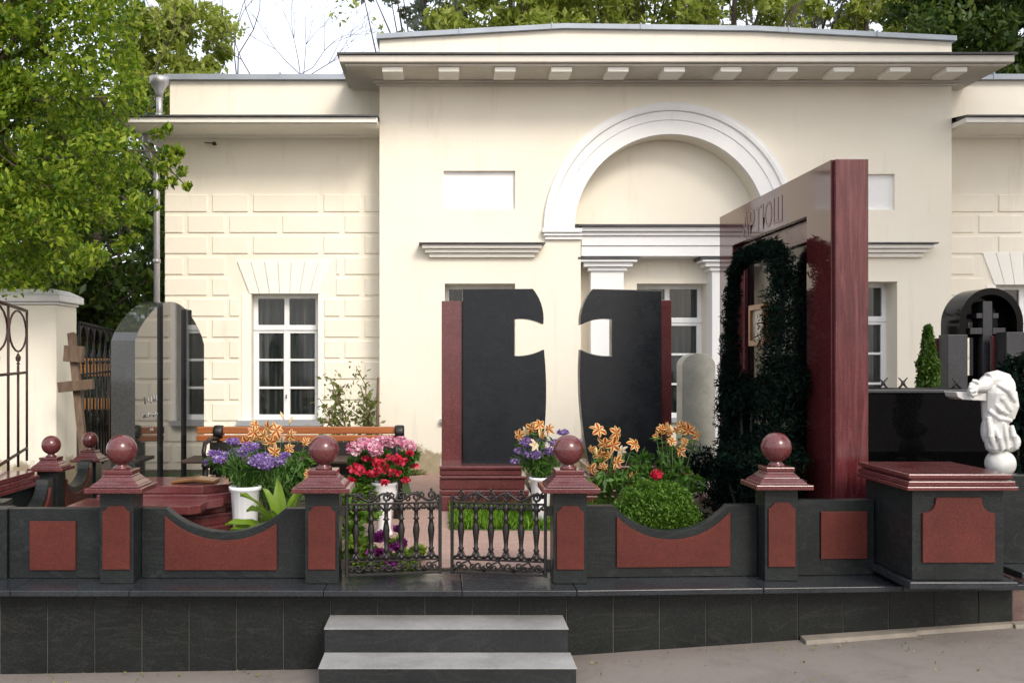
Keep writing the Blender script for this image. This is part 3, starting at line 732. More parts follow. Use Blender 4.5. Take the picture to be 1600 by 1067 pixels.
# ================================================================== GATE
def spiral(mb, cx, cz, r0, turns, a0, sgn, y, rad=.0045, n=22):
    pts = []
    for i in range(n):
        u = i / (n - 1); r = r0 * (1 - u) + .004 * u; a = a0 + sgn * u * turns * 2 * PI
        pts.append((cx + r * math.cos(a), y, cz + r * math.sin(a)))
    mb.tube(pts, [rad * (1 - .3 * i / n) for i in range(n)], 5)
def gate(hx, sgn, label, ang):
    W_ = .515; y = 5.50
    t = thing('gate', (hx, y, .44), label, 'gate', 'two iron gate leaves between the ball posts')
    def xx(u): return hx + sgn * u
    def bx(mb, u0, u1, z0, z1, d=.008):
        a, b = sorted((xx(u0), xx(u1))); mb.box(a, b, y - d, y + d, z0, z1)
    mb = MB()
    bx(mb, 0, .016, .452, .905, .009); bx(mb, W_ - .016, W_, .452, .868, .009)
    bx(mb, .016, W_ - .016, .455, .467); bx(mb, .016, W_ - .016, .527, .536); bx(mb, .016, W_ - .016, .828, .838)
    mb.build('frame', M['iron'], t, .0015, 1)
    for zc in (.52, .80):
        mb = MB(); bx(mb, -.022, -.001, zc - .025, zc + .025, .010); mb.build('hinge', M['iron'], t)
    n = 6; p = (W_ - .032) / n
    prof = [(.008, .537), (.020, .545), (.012, .556), (.009, .565), (.012, .578), (.017, .590), (.010, .600), (.013, .640), (.019, .690), (.014, .720), (.010, .742), (.019, .750), (.011, .758), (.011, .790), (.018, .800), (.013, .812), (.016, .827)]
    for i in range(n):
        mb = MB(); mb.lathe(prof, (xx(.016 + p * (i + .5)), y, 0), 10)
        mb.build('baluster', M['iron'], t)
    mb = MB()          # small arches hanging under the rail
    for i in range(n):
        for s in (-1, 1):
            cx = xx(.016 + p * (i + .5))
            mb.tube([(cx + s * .012, y, .796), (cx + s * p * .3, y, .812), (cx + s * p * .5, y, .826)], [.007, .0055, .005], 5)
            mb.sphere((cx + s * p * .42, y, .806), .0085, 8)
    mb.build('arch_ornament', M['iron'], t)
    mb = MB()          # leafy feet on the lower rail
    for i in range(n):
        for s in (-1, 1):
            cx = xx(.016 + p * (i + .5))
            mb.tube([(cx + s * .006, y, .572), (cx + s * p * .22, y, .550), (cx + s * p * .5, y, .538)], [.010, .008, .006], 5)
            mb.sphere((cx + s * p * .5, y, .545), .008, 8)
    mb.build('foot_ornament', M['iron'], t)
    mb = MB(); q = p
    for i in range(n):
        cx = xx(.016 + q * (i + .5)); f = 1 if i % 2 else -1
        spiral(mb, cx - .014 * f, .500 + .002 * f, .024, 1.35, PI / 2 * (1 + f), f, y, .0065)
        spiral(mb, cx + .020 * f, .492, .016, 1.2, 0, -f, y, .0055)
        mb.tube([(cx - q * .5, y, .470 if f > 0 else .525), (cx - q * .2, y, .49), (cx + q * .15, y, .512), (cx + q * .5, y, .525 if f > 0 else .47)], .0055, 5)
    mb.build('lower_scrolls', M['iron'], t)
    mb = MB()
    pts = []
    for i in range(61):
        u = i / 60; pts.append((xx(.016 + u * (W_ - .03)), y, .866 + .019 * math.sin(u * 6 * PI + (0.5 if sgn > 0 else 0))))
    mb.tube(pts, .0075, 5)
    for i in range(n):
        cx = xx(.016 + q * (i + .5)); f = 1 if i % 2 else -1
        spiral(mb, cx, .870 + .003 * f, .024, 1.4, -PI / 2 * f, f, y, .0075)
        spiral(mb, cx + q * .42, .866 - .010 * f, .014, 1.1, PI / 2, -f, y, .006)
        mb.sphere((cx, y, .903 if f > 0 else .846), .008, 8)
    mb.build('upper_scrolls', M['iron'], t)
    t.rotation_euler = (0, 0, ang); return t
gate(-.530, 1, 'left leaf of the black wrought iron gate, slightly open inwards', R(11))
gate(.530, -1, 'right leaf of the black wrought iron gate, slightly open inwards', R(-11))

# ================================================================== MONUMENTS
# left: polished slab standing edge-on
t = thing('gravestone', (-2.16, 8, .44), 'tall smoky polished gravestone with rounded top and two black inlaid bars', 'gravestone')
ya, yb_ = 7.0, 9.0; X0 = -2.08
def topz(y):
    u = (y - ya) / (yb_ - ya); c = math.sin(PI * u)
    return 1.72 + .31 * max(0, c) ** .75
out = [(ya, .60), (yb_, .60)] + [(y, topz(y)) for y in np.linspace(yb_, ya, 31)]
mb = MB(); mb.plate(out, [], X0 - .16, X0, 'yz'); mb.build('slab', M['mirr'], t, .008)
for (p0, p1) in ((250, 257.5), (287, 295.5)):
    y1 = X0 * F / (p0 - VX); y2 = X0 * F / (p1 - VX); y1, y2 = sorted((y1, y2))
    mb = MB(); mb.box(X0 - .02, X0 + .022, y1, y2, .60, topz((y1 + y2) / 2) + .004); mb.build('inlaid_bar', M['poli'], t, .003)
mb = MB(); mb.box(X0 - .26, X0 + .12, 6.9, 9.1, .44, .52); mb.box(X0 - .22, X0 + .07, 6.95, 9.05, .521, .60); mb.build('base', M['redp'], t, .004)
def text(body, size, mat, name, parent, loc, rot, ext=.002, al='CENTER'):
    cu = bpy.data.curves.new(name, 'FONT'); cu.body = body; cu.size = size; cu.align_x = al; cu.extrude = ext
    tmp = bpy.data.objects.new(name, cu); COL.objects.link(tmp)
    dg = bpy.context.evaluated_depsgraph_get(); me = bpy.data.meshes.new_from_object(tmp.evaluated_get(dg))
    bpy.data.objects.remove(tmp); me.materials.clear(); me.materials.append(mat)
    o = bpy.data.objects.new(name, me); COL.objects.link(o)
    if parent: o.parent = parent
    o.rotation_euler = rot; o.location = Vector(loc) - WL.get(parent, Vector((0, 0, 0)))
    return o
M['ink'] = simple('pale engraving', (.42, .42, .40), .6)
g_ = random.Random(3)
for (zc, h, n, y0) in ((1.31, .055, 5, 7.22), (1.205, .034, 9, 7.16), (1.10, .036, 2, 7.36)):     # three short, worn, unreadable lines
    mb = MB()
    for k in range(n):
        yy = y0 + k * h * (1.25 if n < 9 else 1.35)
        mb.tube([(X0 + .001, yy + g_.uniform(0, .6) * h, zc + g_.uniform(-.5, .5) * h) for _ in range(5)], .0045, 4)
    mb.build('inscription', M['ink'], t)

# left: stepped red granite tomb
t = thing('tomb', (-1.9, 6.3, .44), 'stepped dark red granite tomb behind the left fence panel', 'tomb')
lay = [(.44, .50, .0), (.50, .56, .05), (.56, .62, .10), (.62, .68, .15), (.68, .735, .20)]
mb = MB()
for z0, z1, o in lay:
    for (zz0, zz1, oo) in ((z0 + .001, z1 - .018, o + .012), (z1 - .017, z1, o)):
        mb.plate([(-2.0, 5.80), (-1.26 - o, 5.80), (-1.26 - o, 6.08), (-1.06 - o, 6.30), (-1.06 - o, 6.75), (-1.2 - o, 6.9), (-2.0, 6.9)], [], zz0 + oo * 0, zz1, 'xy', fn=lambda a, b, d, oo=oo: (a - (oo if a > -1.9 else 0) * .3, b, d))
mb.build('tier', M['redp'], t, .004)
mb = MB(); mb.plate([(-2.1, 5.78), (-1.42, 5.78), (-1.37, 5.84), (-1.37, 6.0), (-1.30, 6.12), (-2.1, 6.12)], [], .737, .785, 'xy')
mb.plate([(-2.05, 6.14), (-1.40, 6.14), (-1.26, 6.28), (-1.26, 6.62), (-1.36, 6.74), (-2.05, 6.74)], [], .737, .80, 'xy')
mb.plate([(-1.98, 6.2), (-1.44, 6.2), (-1.31, 6.32), (-1.31, 6.58), (-1.4, 6.68), (-1.98, 6.68)], [], .801, .845, 'xy')
mb.build('lid', M['redp'], t, .004)
t = thing('stone_book', (-1.55, 6.4, .845), 'small open bronze book lying on the red tomb', 'ornament')
mb = MB(); mb.plate([(-1.66, .846), (-1.52, .858), (-1.40, .846), (-1.40, .862), (-1.52, .876), (-1.66, .862)], [], 6.32, 6.48); mb.build('book', M['gold'], t, .003)

# centre: two black slabs with a cross between them
def arc_pts(p, q, bulge, n=8):
    p, q = Vector(p), Vector(q); d = q - p; nrm = Vector((-d.y, d.x))
    return [tuple(p.lerp(q, u) + nrm * bulge * 4 * u * (1 - u)) for u in np.linspace(0, 1, n)]
YM = 8.2
def pp(l): return [(X(a, YM), Z(b, YM)) for a, b in l]
CR = thing('cross_monument', (X(870, YM), YM, .44), 'monument of two black slabs leaving a cross shaped opening, red slabs behind', 'monument')
left = pp([(723, 728), (723, 452), (832, 452)]) + arc_pts(*pp([(832, 452), (848, 507)]), .10)[1:] + arc_pts(*pp([(848, 507), (803, 499)]), -.08)[1:] + pp([(803, 556)]) + arc_pts(*pp([(803, 556), (849, 546)]), -.07)[1:] + arc_pts(*pp([(849, 546), (842, 728)]), .035)[1:]
right = pp([(1033, 728), (1033, 454), (925, 452)]) + arc_pts(*pp([(925, 452), (906, 508)]), -.10)[1:] + arc_pts(*pp([(906, 508), (955, 499)]), .08)[1:] + pp([(955, 556)]) + arc_pts(*pp([(955, 556), (906, 546)]), .07)[1:] + arc_pts(*pp([(906, 546), (920, 728)]), -.035)[1:]
mb = MB(); mb.plate(left, [], 0, .14, fn=lambda a, b, d: (a, YM + d - (a - X(723, YM)) * .10, b)); mb.build('black_slab', M['slab'], CR, .004)
mb = MB(); mb.plate(right, [], 0, .14, fn=lambda a, b, d: (a, YM - .05 + d + (a - X(906, YM)) * .06, b)); mb.build('black_slab', M['slab'], CR, .004)
mb = MB(); mb.box(X(690, YM), X(722, YM + .06), YM + .03, YM + .30, .76, Z(470, YM)); mb.box(X(705, YM), X(728, YM), YM + .06, YM + .28, .76, Z(471, YM) + .003); mb.build('red_slab', M['redp'], CR, .004)
mb = MB(); mb.box(X(1032, YM) , X(1052, YM), YM + .06, YM + .28, .76, Z(468, YM)); mb.build('red_slab', M['redp'], CR, .004)
mb = MB()
for (xa, xb) in ((-.05, .66), (1.02, 1.78)):
    for i, (z0, z1, o) in enumerate(((.44, .56, 0), (.561, .60, .03), (.601, .68, .06), (.681, .705, .045), (.706, .75, .08), (.751, .779, .065))):
        mb.box(xa + (0 if xa < 0 else o), xb - o, 7.93 + o, 8.62, z0, z1)
mb.build('base', M['redp'], CR, .007)
mb = MB(); mb.box(.67, 1.0, 8.12, 8.6, .44, .60); mb.build('step', M['redp'], CR, .006)

# small grey stone behind
t = thing('gravestone', (2.15, 9.0, .44), 'small light grey rounded gravestone left of the tall red slab', 'gravestone')
xa, xb = X(1066, 8.9), X(1118, 8.9); zr_ = Z(572, 8.9)
out = [(xa, .44), (xb, .44), (xb, zr_)] + [((xa + xb) / 2 + (xb - xa) / 2 * math.cos(a), zr_ + .11 * math.sin(a)) for a in np.linspace(0.1, PI - .1, 13)] + [(xa, zr_)]
mb = MB(); mb.plate(out, [], 8.9, 9.12); mb.build('slab', M['greyst'], t, .006)

# right: tall red slab seen edge-on with mirror face
t = thing('gravestone', (2.3, 7.2, .44), 'huge red granite slab seen edge-on with framed mirror polished face', 'gravestone')
S0, S1, SX0, SX1, SZ = 6.0, 8.46, 2.21, 2.412, 2.74
mb = MB(); mb.plate([(S0 + .012, .44), (S1, .44), (S1, SZ), (S0 + .012, SZ)], [[(6.42, .85), (8.08, .85), (8.08, 2.47), (6.42, 2.47)]], SX0, SX0 + .10, 'yz')
mb.build('face_frame', M['redface'], t, .004)
mb = MB(); mb.box(SX0 + .02, SX1, S0, S1 - .01, .44, SZ - .003) ; mb2 = MB()
mb = MB(); mb.box(SX0 + .102, SX1, S0 + .012, S1 - .01, .44, SZ - .004); mb.box(SX0 + .014, SX1 + .001, S0 - .02, S0 + .0115, .44, SZ - .002)
mb.build('body', M['redg'], t, .004)
mb = MB(); mb.box(SX0 + .085, SX0 + .1015, 6.42, 8.08, .85, 2.47); mb.build('black_panel', M['jet'], t)
mb = MB(); mb.plate([(6.425, .855), (8.075, .855), (8.075, 2.465), (6.425, 2.465)], [[(6.55, .95), (7.95, .95), (7.95, 2.33), (6.55, 2.33)]], SX0 + .055, SX0 + .084, 'yz'); mb.build('inner_frame', M['redg'], t, .003)
text('АРТЮШ', .24, M['redg'], 'inscription', t, (SX0 - .001, 7.33, 2.50), (R(90), 0, R(-90)), .0012)
mb = MB(); mb.box(SX0 - .14, SX1 + .12, S0 - .1, S1 + .1, .44, .50); mb.box(SX0 - .08, SX1 + .06, S0 - .05, S1 + .05, .501, .56); mb.build('base', M['redp'], t, .004)
t = thing('portrait_plaque', (SX0 + .03, 7.6, 1.7), 'small framed portrait plaque on the face of the tall red slab', 'plaque')
mb = MB(); mb.plate([(7.40, 1.69), (7.76, 1.69), (7.76, 1.99), (7.40, 1.99)], [[(7.44, 1.73), (7.72, 1.73), (7.72, 1.95), (7.44, 1.95)]], SX0 + .03, SX0 + .085, 'yz'); mb.build('frame', M['gold'], t, .004)
mb = MB(); mb.box(SX0 + .05, SX0 + .083, 7.43, 7.73, 1.72, 1.96); mb.build('picture', M['photo'], t)

# garland hung round it and a dark bush at its foot
t = thing('garland', (2.05, 7.0, .5), 'thick dark green fir garland arching over the face of the red slab', 'garland')
path = [Vector((2.04, 7.50, .50)), Vector((2.03, 7.52, 1.2)), Vector((2.04, 7.50, 1.9)), Vector((2.05, 7.46, 2.20)), Vector((2.06, 7.3, 2.30)), Vector((2.07, 6.9, 2.31)), Vector((2.08, 6.55, 2.26)), Vector((2.07, 6.42, 2.08)), Vector((2.04, 6.44, 1.6)), Vector((2.02, 6.44, .5))]
pr_ = [.17, .13, .085, .085, .075, .07, .10, .16, .19, .22]
P = []
seg = [(path[i + 1] - path[i]).length for i in range(len(path) - 1)]; tot = sum(seg)
for k in range(30000):
    d = random.random() * tot; i = 0
    while d > seg[i] and i < len(seg) - 1: d -= seg[i]; i += 1
    u = min(1, d / seg[i]); c = path[i].lerp(path[i + 1], u); r = pr_[i] * (1 - u) + pr_[i + 1] * u
    r *= .85 + .25 * math.sin(d * 31 + i * 5)
    q = rng.normal(size=3); q /= np.linalg.norm(q); q *= r * random.uniform(.3, 1) ** .5
    P.append((c.x + q[0] * .8, c.y + q[1], c.z + q[2]))
leaf_mesh('needles', P, .034, M['lf_yew'], t, droop=.2, seed=5, aspect=.22)
mb = MB(); mb.tube(path, .02, 6); mb.build('core', M['dark'], t)
t = thing('shrub', (1.95, 6.9, .44), 'dark evergreen shrub at the foot of the tall red slab', 'shrub')
cs = []; rs_ = []
g = np.random.default_rng(15)
for k in range(46):       # ragged tapering mass, widest at the ground
    u = g.random() ** 1.3; y_ = g.uniform(6.15, 7.5); z_ = .5 + u * 1.0
    x_ = 2.12 - (1 - u) ** .8 * g.uniform(.05, .52) * (1 if y_ > 6.6 else .8)
    cs.append((x_, y_, z_)); rs_.append(g.uniform(.09, .17))
leaf_mesh('foliage', clumps(cs, rs_, 620, 9), .034, M['lf_yew'], t, seed=9, aspect=.30)
mb = MB()
for c in cs: mb.tube([(1.95, 6.8, .44), (c[0], c[1], c[2])], [.02, .006], 5)
mb.build('stem', M['dark'], t)

# right: black wall slab
t = thing('granite_slab', (2.9, 6.6, .44), 'wide plain black polished slab behind the big pedestal', 'gravestone')
YS = 6.55
mb = MB(); mb.box(X(1357, YS), X(1543, YS), YS, YS + .14, .44, Z(614, YS)); mb.build('slab', M['jet'], t, .004)
mb = MB(); mb.box(X(1357, YS) - .01, X(1543, YS) + .01, YS - .012, YS + .16, Z(614, YS) + .001, Z(609, YS)); mb.build('capping', M['greyd'], t, .003)
t = thing('iron_railing', (2.9, 7.1, 1.2), 'low iron railing with crossed spikes behind the black slab', 'railing')
mb = MB(); Yr_ = 7.0; mb.tube([at(1357, 607, Yr_), at(1500, 607, Yr_)], .007, 6)
mb.tube([at(1357, 660, Yr_), at(1500, 660, Yr_)], .007, 6)
for p_ in (1380, 1411, 1442, 1472, 1498): mb.tube([at(p_, 607, Yr_), at(p_, 900, Yr_)], .007, 6)
mb.build('rails', M['iron'], t)
for p_ in (1380, 1411, 1494):
    mb = MB()
    for s in (-1, 1):
        mb.tube([at(p_ + s * 7, 590, Yr_), at(p_ + s * 2.5, 595, Yr_), at(p_ - s * 1, 599, Yr_), at(p_ - s * 3, 603, Yr_), at(p_ - s * 8, 607, Yr_)], [.003, .006, .009, .007, .004], 6)
    mb.build('crossed_spike', M['iron'], t)

# arched black monument
t = thing('gravestone', (X(1550, 8.2), 8.2, .44), 'black polished arched monument with a cross inside its ring', 'gravestone')
YA = 8.0; cx = X(1549, YA); cz = Z(505, YA); R0 = X(1549 + 50, YA) - cx; R1 = R0 * .80
ring = [(cx + R0, .44), (cx + R0, cz)] + [(cx + R0 * math.cos(a), cz + R0 * 1.10 * math.sin(a)) for a in np.linspace(0, PI, 31)] + [(cx - R0, .44), (cx - R1, .44), (cx - R1, cz)] + [(cx + R1 * math.cos(a), cz + R1 * 1.12 * math.sin(a)) for a in np.linspace(PI, 0, 31)] + [(cx + R1, cz), (cx + R1, .44)]
mb = MB(); mb.plate(ring, [], YA, YA + .30); mb.build('arch', M['jet'], t, .01)
mb = MB(); cw = .055
hl = [rect(X(1528, YA), X(1534, YA), Z(511, YA), Z(502, YA)), rect(X(1558, YA), X(1566, YA), Z(508, YA), Z(499, YA)), rect(X(1525, YA), X(1535, YA), Z(587, YA), Z(527, YA)), rect(X(1558, YA), X(1569, YA), Z(549, YA), Z(543, YA))]
pan = [(cx + R1, .44), (cx + R1, cz)] + [(cx + R1 * math.cos(a), cz + R1 * 1.12 * math.sin(a)) for a in np.linspace(.02, PI - .02, 31)] + [(cx - R1, cz), (cx - R1, .44)]
mb.plate(pan, hl, YA + .14, YA + .2); mb.build('inner_panel', M['jet'], t, .002, 1)
mb = MB(); mb.box(X(1541, YA), X(1556, YA), YA + .05, YA + .135, .44, Z(470, YA)); mb.box(X(1521, YA), X(1540.5, YA), YA + .05, YA + .135, Z(522, YA), Z(512, YA)); mb.box(X(1556.5, YA), X(1577, YA), YA + .05, YA + .135, Z(522, YA), Z(512, YA))
mb.box(X(1531, YA), X(1540.5, YA), YA + .05, YA + .135, Z(497, YA), Z(489, YA)); mb.box(X(1556.5, YA), X(1566, YA), YA + .05, YA + .135, Z(497, YA), Z(489, YA)); mb.build('cross', M['greyd'], t, .003)
for (a, b, yy, zt_, lab) in ((1476, 1507, 523, 0, 'grey side slab left of the black arched monument'), (1567, 1640, 519, 0, 'grey side slab right of the black arched monument')):
    t = thing('stone_slab', (X(a, 7.85), 7.85, .44), lab, 'gravestone', 'side slabs of the arched monument')
    mb = MB(); mb.box(X(a, 7.85), X(b, 7.85), 7.80, 7.95, .44, Z(yy, 7.85)); mb.build('slab', M['greyd'], t, .004)
    mb = MB(); mb.box(X(a, 7.85) - .02, X(b, 7.85) - .02, 7.97, 8.0, .44, Z(yy + 5, 7.85)); mb.build('backing', M['redp'], t, .003)

# statue: torso of white marble on a ball
def organic(name, parts, voxel, mat, parent, smooth=4):
    mb = MB()
    for p in parts:
        if p[0] == 's': mb.sphere(p[1], p[2], 16, p[3] if len(p) > 3 else (1, 1, 1))
        else: mb.tube(p[1], p[2], 12)
    o = mb.build(name, mat, parent)
    r = o.modifiers.new('remesh', 'REMESH'); r.mode = 'VOXEL'; r.voxel_size = voxel; r.use_smooth_shade = True
    s_ = o.modifiers.new('smooth', 'SMOOTH'); s_.factor = .5; s_.iterations = smooth
    dg = bpy.context.evaluated_depsgraph_get(); me = bpy.data.meshes.new_from_object(o.evaluated_get(dg))
    o.modifiers.clear(); o.data = me
    me.polygons.foreach_set('use_smooth', [True] * len(me.polygons))
    return o
YT = 5.98; k_ = YT / F
def T(px, py, dy=0): q = at(px, py, YT); return Vector((q.x, YT + dy, q.z))
t = thing('statue', T(1562, 745), 'white marble torso with outstretched arm balanced on a ball', 'statue')
def sp(px, py, r, dy=0, sc=(1, 1, 1)): return ('s', T(px, py, dy), r * k_, sc)
def tb(pts, rs): return ('t', [T(*p) for p in pts], [r * k_ for r in rs])
organic('torso', [
    tb([(1562, 700, 0), (1556, 670, .0), (1555, 640, 0), (1558, 615, 0), (1560, 600, 0)], [20, 18, 20, 24, 18]),
    sp(1552, 694, 15, -.02), sp(1576, 690, 16, -.01), sp(1545, 672, 12, 0, (1, 1, 2.0)), sp(1548, 650, 14, 0, (.9, 1, 2.0)),
    sp(1572, 628, 14, -.02, (1, 1, 2.2)), sp(1563, 612, 17, -.03, (1, .8, 1.6)), sp(1548, 615, 15, -.02, (.8, .8, 1.7)), sp(1573, 606, 14, 0, (.9, 1, 1.4)),
    sp(1584, 690, 9, .0), sp(1556, 647, 12, -.035, (1.4, .6, .8)), sp(1568, 652, 9, -.03, (1, .6, 1.2)),
    tb([(1572, 596, 0), (1556, 592, -.01), (1540, 594, -.02)], [13, 14, 12]),
    tb([(1540, 597, -.02), (1528, 603, -.04), (1517, 604, -.05)], [12, 10, 8]),
    tb([(1545, 606, -.03), (1556, 622, -.075), (1570, 640, -.06)], [4, 5, 4]), tb([(1538, 640, -.05), (1552, 652, -.07), (1572, 656, -.06)], [3, 4, 3]),
    tb([(1538, 650, -.05), (1540, 680, -.06), (1548, 700, -.05)], [4, 5, 5]), tb([(1560, 660, -.06), (1562, 680, -.075), (1565, 700, -.07)], [4, 3, 3]),
    tb([(1550, 600, -.06), (1562, 608, -.09), (1576, 626, -.07)], [3, 4.5, 3]), tb([(1545, 628, -.05), (1553, 640, -.085), (1566, 646, -.07)], [3, 4, 2.5]),
    tb([(1545, 664, -.05), (1550, 682, -.085), (1556, 702, -.07)], [3, 4, 3]), tb([(1575, 664, -.04), (1574, 680, -.07), (1580, 700, -.055)], [3, 4.5, 3]), tb([(1582, 612, -.02), (1581, 634, -.05), (1576, 654, -.04)], [4, 4, 3]),
    tb([(1519, 604, -.05), (1513, 608, -.055), (1514, 614, -.05)], [7, 7, 6]), tb([(1516, 597, -.05), (1509, 600, -.06), (1508, 606, -.06)], [3.4, 3.2, 3]),
    tb([(1514, 602, -.07), (1506, 605, -.07), (1506, 611, -.06)], [3.2, 3, 2.8]), tb([(1515, 609, -.075), (1507, 611, -.07), (1508, 616, -.06)], [3.1, 3, 2.6]), tb([(1517, 614, -.07), (1511, 617, -.065), (1513, 620, -.055)], [3, 2.7, 2.4]),
    tb([(1519, 598, -.07), (1515, 595, -.07), (1510, 594, -.065)], [3.2, 3, 2.6]),
], .0032, M['marble'], t, 2)
mb = MB(); mb.sphere(T(1563, 724), 22.5 * k_, 32); mb.build('ball', M['marble'], t)
mb = MB(); mb.plate([(T(1490, 0).x, Z(612, YT)), (T(1490, 0).x + .01, Z(620, YT)), (T(1500, 0).x, Z(624, YT)), (T(1538, 0).x, Z(626, YT)), (T(1538, 0).x, Z(614, YT))], [], YT - .03, YT + .12); mb.build('scroll', M['marble'], t, .004)
t2 = thing('plinth', T(1562, 745), 'dark plinth hidden behind the pedestal and carrying the white statue', 'plinth')
mb = MB(); mb.box(T(1540, 0).x, T(1590, 0).x, YT - .09, YT + .12, .44, Z(746, YT)); mb.build('body', M['black'], t2, .004)
t = thing('shrub', (X(1590, 6.8), 6.8, .44), 'dark leafy shrub behind the white statue at the right edge', 'shrub')
cs = [(X(p_, y_), y_, z_) for p_, y_, z_ in ((1590, 6.6, 1.2), (1605, 6.7, 1.0), (1580, 6.9, 1.25), (1610, 6.6, 1.35), (1595, 6.5, .85), (1570, 7.0, 1.35), (1600, 7.0, 1.5))]
leaf_mesh('foliage', clumps(cs, [.18] * 7, 700, 19), .05, M['lf_yew'], t, seed=19, aspect=.4)
mb = MB()
for c in cs: mb.tube([(X(1595, 6.8), 6.8, .44), c], [.02, .006], 5)
mb.build('stem', M['twig'], t)

# thuja
def conifer(base, h, r, label):
    t = thing('conifer', base, label, 'tree')
    P = []
    for k in range(9000):
        u = random.random() ** .8; rr = r * (1 - u) ** .7 * (1 + .18 * math.sin(u * 26) + .1 * math.sin(u * 57)) * random.uniform(.45, 1.05) + .012
        a = random.random() * 2 * PI; P.append((base[0] + rr * math.cos(a), base[1] + rr * math.sin(a), base[2] + .05 + u * (h - .05)))
    leaf_mesh('crown', P, .035, M['lf_thuja'], t, droop=-.8, seed=4, aspect=.4)
    mb = MB(); mb.tube([base, (base[0], base[1], base[2] + h * .95)], [.03, .004], 8); mb.build('trunk', M['bark'], t)
conifer((X(1450, 7.6), 7.6, .44), Z(510, 7.6) - .44, .165, 'slim green thuja behind the black slab on the right')

# ================================================================== LEFT SIDE THINGS
t = thing('gate_pier', (-3.6, 9.2, .44), 'cream plastered pier with white moulded cap at the left edge', 'pier')
xr, y0_ = X(88, 9.0), 9.0
mb = MB(); mb.box(-7, xr, y0_, y0_ + .50, .44, 2.06); mb.build('shaft', M['cream'], t, .01)
mb = MB(); mb.box(-7, xr + .015, y0_ - .015, y0_ + .515, 2.062, 2.085); mb.box(-7, xr + .05, y0_ - .05, y0_ + .55, 2.087, 2.145)
mb.add([(-7, y0_ - .05, 2.147), (xr + .05, y0_ - .05, 2.147), (xr + .05, y0_ + .55, 2.147), (-7, y0_ + .55, 2.147), (-7, y0_ + .05, 2.20), (xr - .05, y0_ + .05, 2.20), (xr - .05, y0_ + .45, 2.20), (-7, y0_ + .45, 2.20)],
       [(0, 1, 5, 4), (1, 2, 6, 5), (2, 3, 7, 6), (4, 5, 6, 7), (3, 2, 1, 0)])
mb.build('cap', M['white'], t, .008)

def fence_iron(name, p0, p1, ztop, zbot, nb, label, cat, mat, style, r=.011):
    p0 = Vector((p0[0], p0[1], 0)); p1 = Vector((p1[0], p1[1], 0))
    t = thing(name, (p0.x, p0.y, .44), label, cat)
    def q(u, z): v_ = p0.lerp(p1, u); return Vector((v_.x, v_.y, z))
    mb = MB(); mb.tube([q(0, ztop), q(1, ztop)], r * 1.1, 6); mb.tube([q(0, ztop - .48), q(1, ztop - .48)], r, 6); mb.tube([q(0, zbot + .1), q(1, zbot + .1)], r, 6)
    mb.build('rails', mat, t)
    L = (p1 - p0).length
    for i in range(nb + 1):
        mb = MB(); u = i / nb; long_ = (i % 2 == 0)
        z1 = ztop if long_ else ztop - .42
        mb.tube([q(u, zbot), q(u, z1)], r * .85, 6)
        if not long_: mb.lathe([(.004, 0), (.016, .01), (.006, .02), (.02, .04), (.001, .09)], q(u, ztop - .42), 8)
        mb.build('bar', mat, t)
    mb = MB()
    for i in range(0, nb, 2):      # pointed oval rings between the long bars
        uc = (i + 1) / nb; hw = .9 / nb
        for s in (-1, 1):
            mb.tube([q(uc + s * hw * math.sin(a) , ztop - .17 + .15 * math.cos(a)) for a in np.linspace(0, PI, 10)], r * .7, 5)
        mb.lathe([(.004, 0), (.016, .02), (.022, .035), (.004, .07)], q(uc, ztop - .40), 8)
    mb.build('oval_ornament', mat, t)
fence_iron('iron_gate', (X(42, 8.2), 8.2), (-2.78, 6.3), Z(486, 8.2), .80, 4, 'open wrought iron gate leaf with oval rings before the cream pier', 'gate', M['rust'], 0, .011)
fence_iron('iron_fence', (X(124, 9.6), 9.6), (-3.98, 12.6), 1.93, .46, 12, 'dark iron fence running back between the pier and the polished gravestone', 'fence', M['iron'], 1, .012)

t = thing('wooden_cross', (X(138, 8.7), 8.7, .44), 'weathered wooden cross with two crossbars leaning against the cream pier', 'cross')
def beam(p, q, wd, dp):
    p, q = Vector(p), Vector(q); d = (q - p).normalized(); s_ = d.cross(Vector((0, 1, 0))).normalized(); n_ = d.cross(s_).normalized()
    vs = [c + s_ * a * wd / 2 + n_ * b * dp / 2 for c in (p, q) for a, b in ((-1, -1), (1, -1), (1, 1), (-1, 1))]
    return MB().add(vs, [(3, 2, 1, 0), (4, 5, 6, 7), (0, 1, 5, 4), (1, 2, 6, 5), (2, 3, 7, 6), (3, 0, 4, 7)])
beam(at(134, 740, 8.60), at(112, 521, 8.92), .062, .055).build('upright', M['oldwood'], t, .004)
beam(at(101, 552, 8.80), at(130, 554, 8.80), .135, .065).build('short_crossbar', M['oldwood'], t, .004)
beam(at(92, 605, 8.72), at(146, 600, 8.72), .085, .070).build('long_crossbar', M['oldwood'], t, .004)

t = thing('notice_board', (X(148, 13), 13, .44), 'orange wooden board glimpsed beyond the dark iron fence', 'board')
mb = MB(); mb.box(X(120, 13), X(172, 13), 13, 13.05, Z(588, 13), Z(560, 13)); mb.build('board', M['orange'], t, .01); mb = MB(); mb.box(X(120, 13), X(172, 13), 13, 13.05, Z(640, 13), Z(622, 13)); mb.build('board', M['orange'], t, .01)
mb = MB(); mb.box(X(122, 13), X(127, 13), 13.06, 13.12, .44, Z(560, 13)); mb.build('leg', M['oldwood'], t); mb = MB(); mb.box(X(165, 13), X(170, 13), 13.06, 13.12, .44, Z(560, 13)); mb.build('leg', M['oldwood'], t)

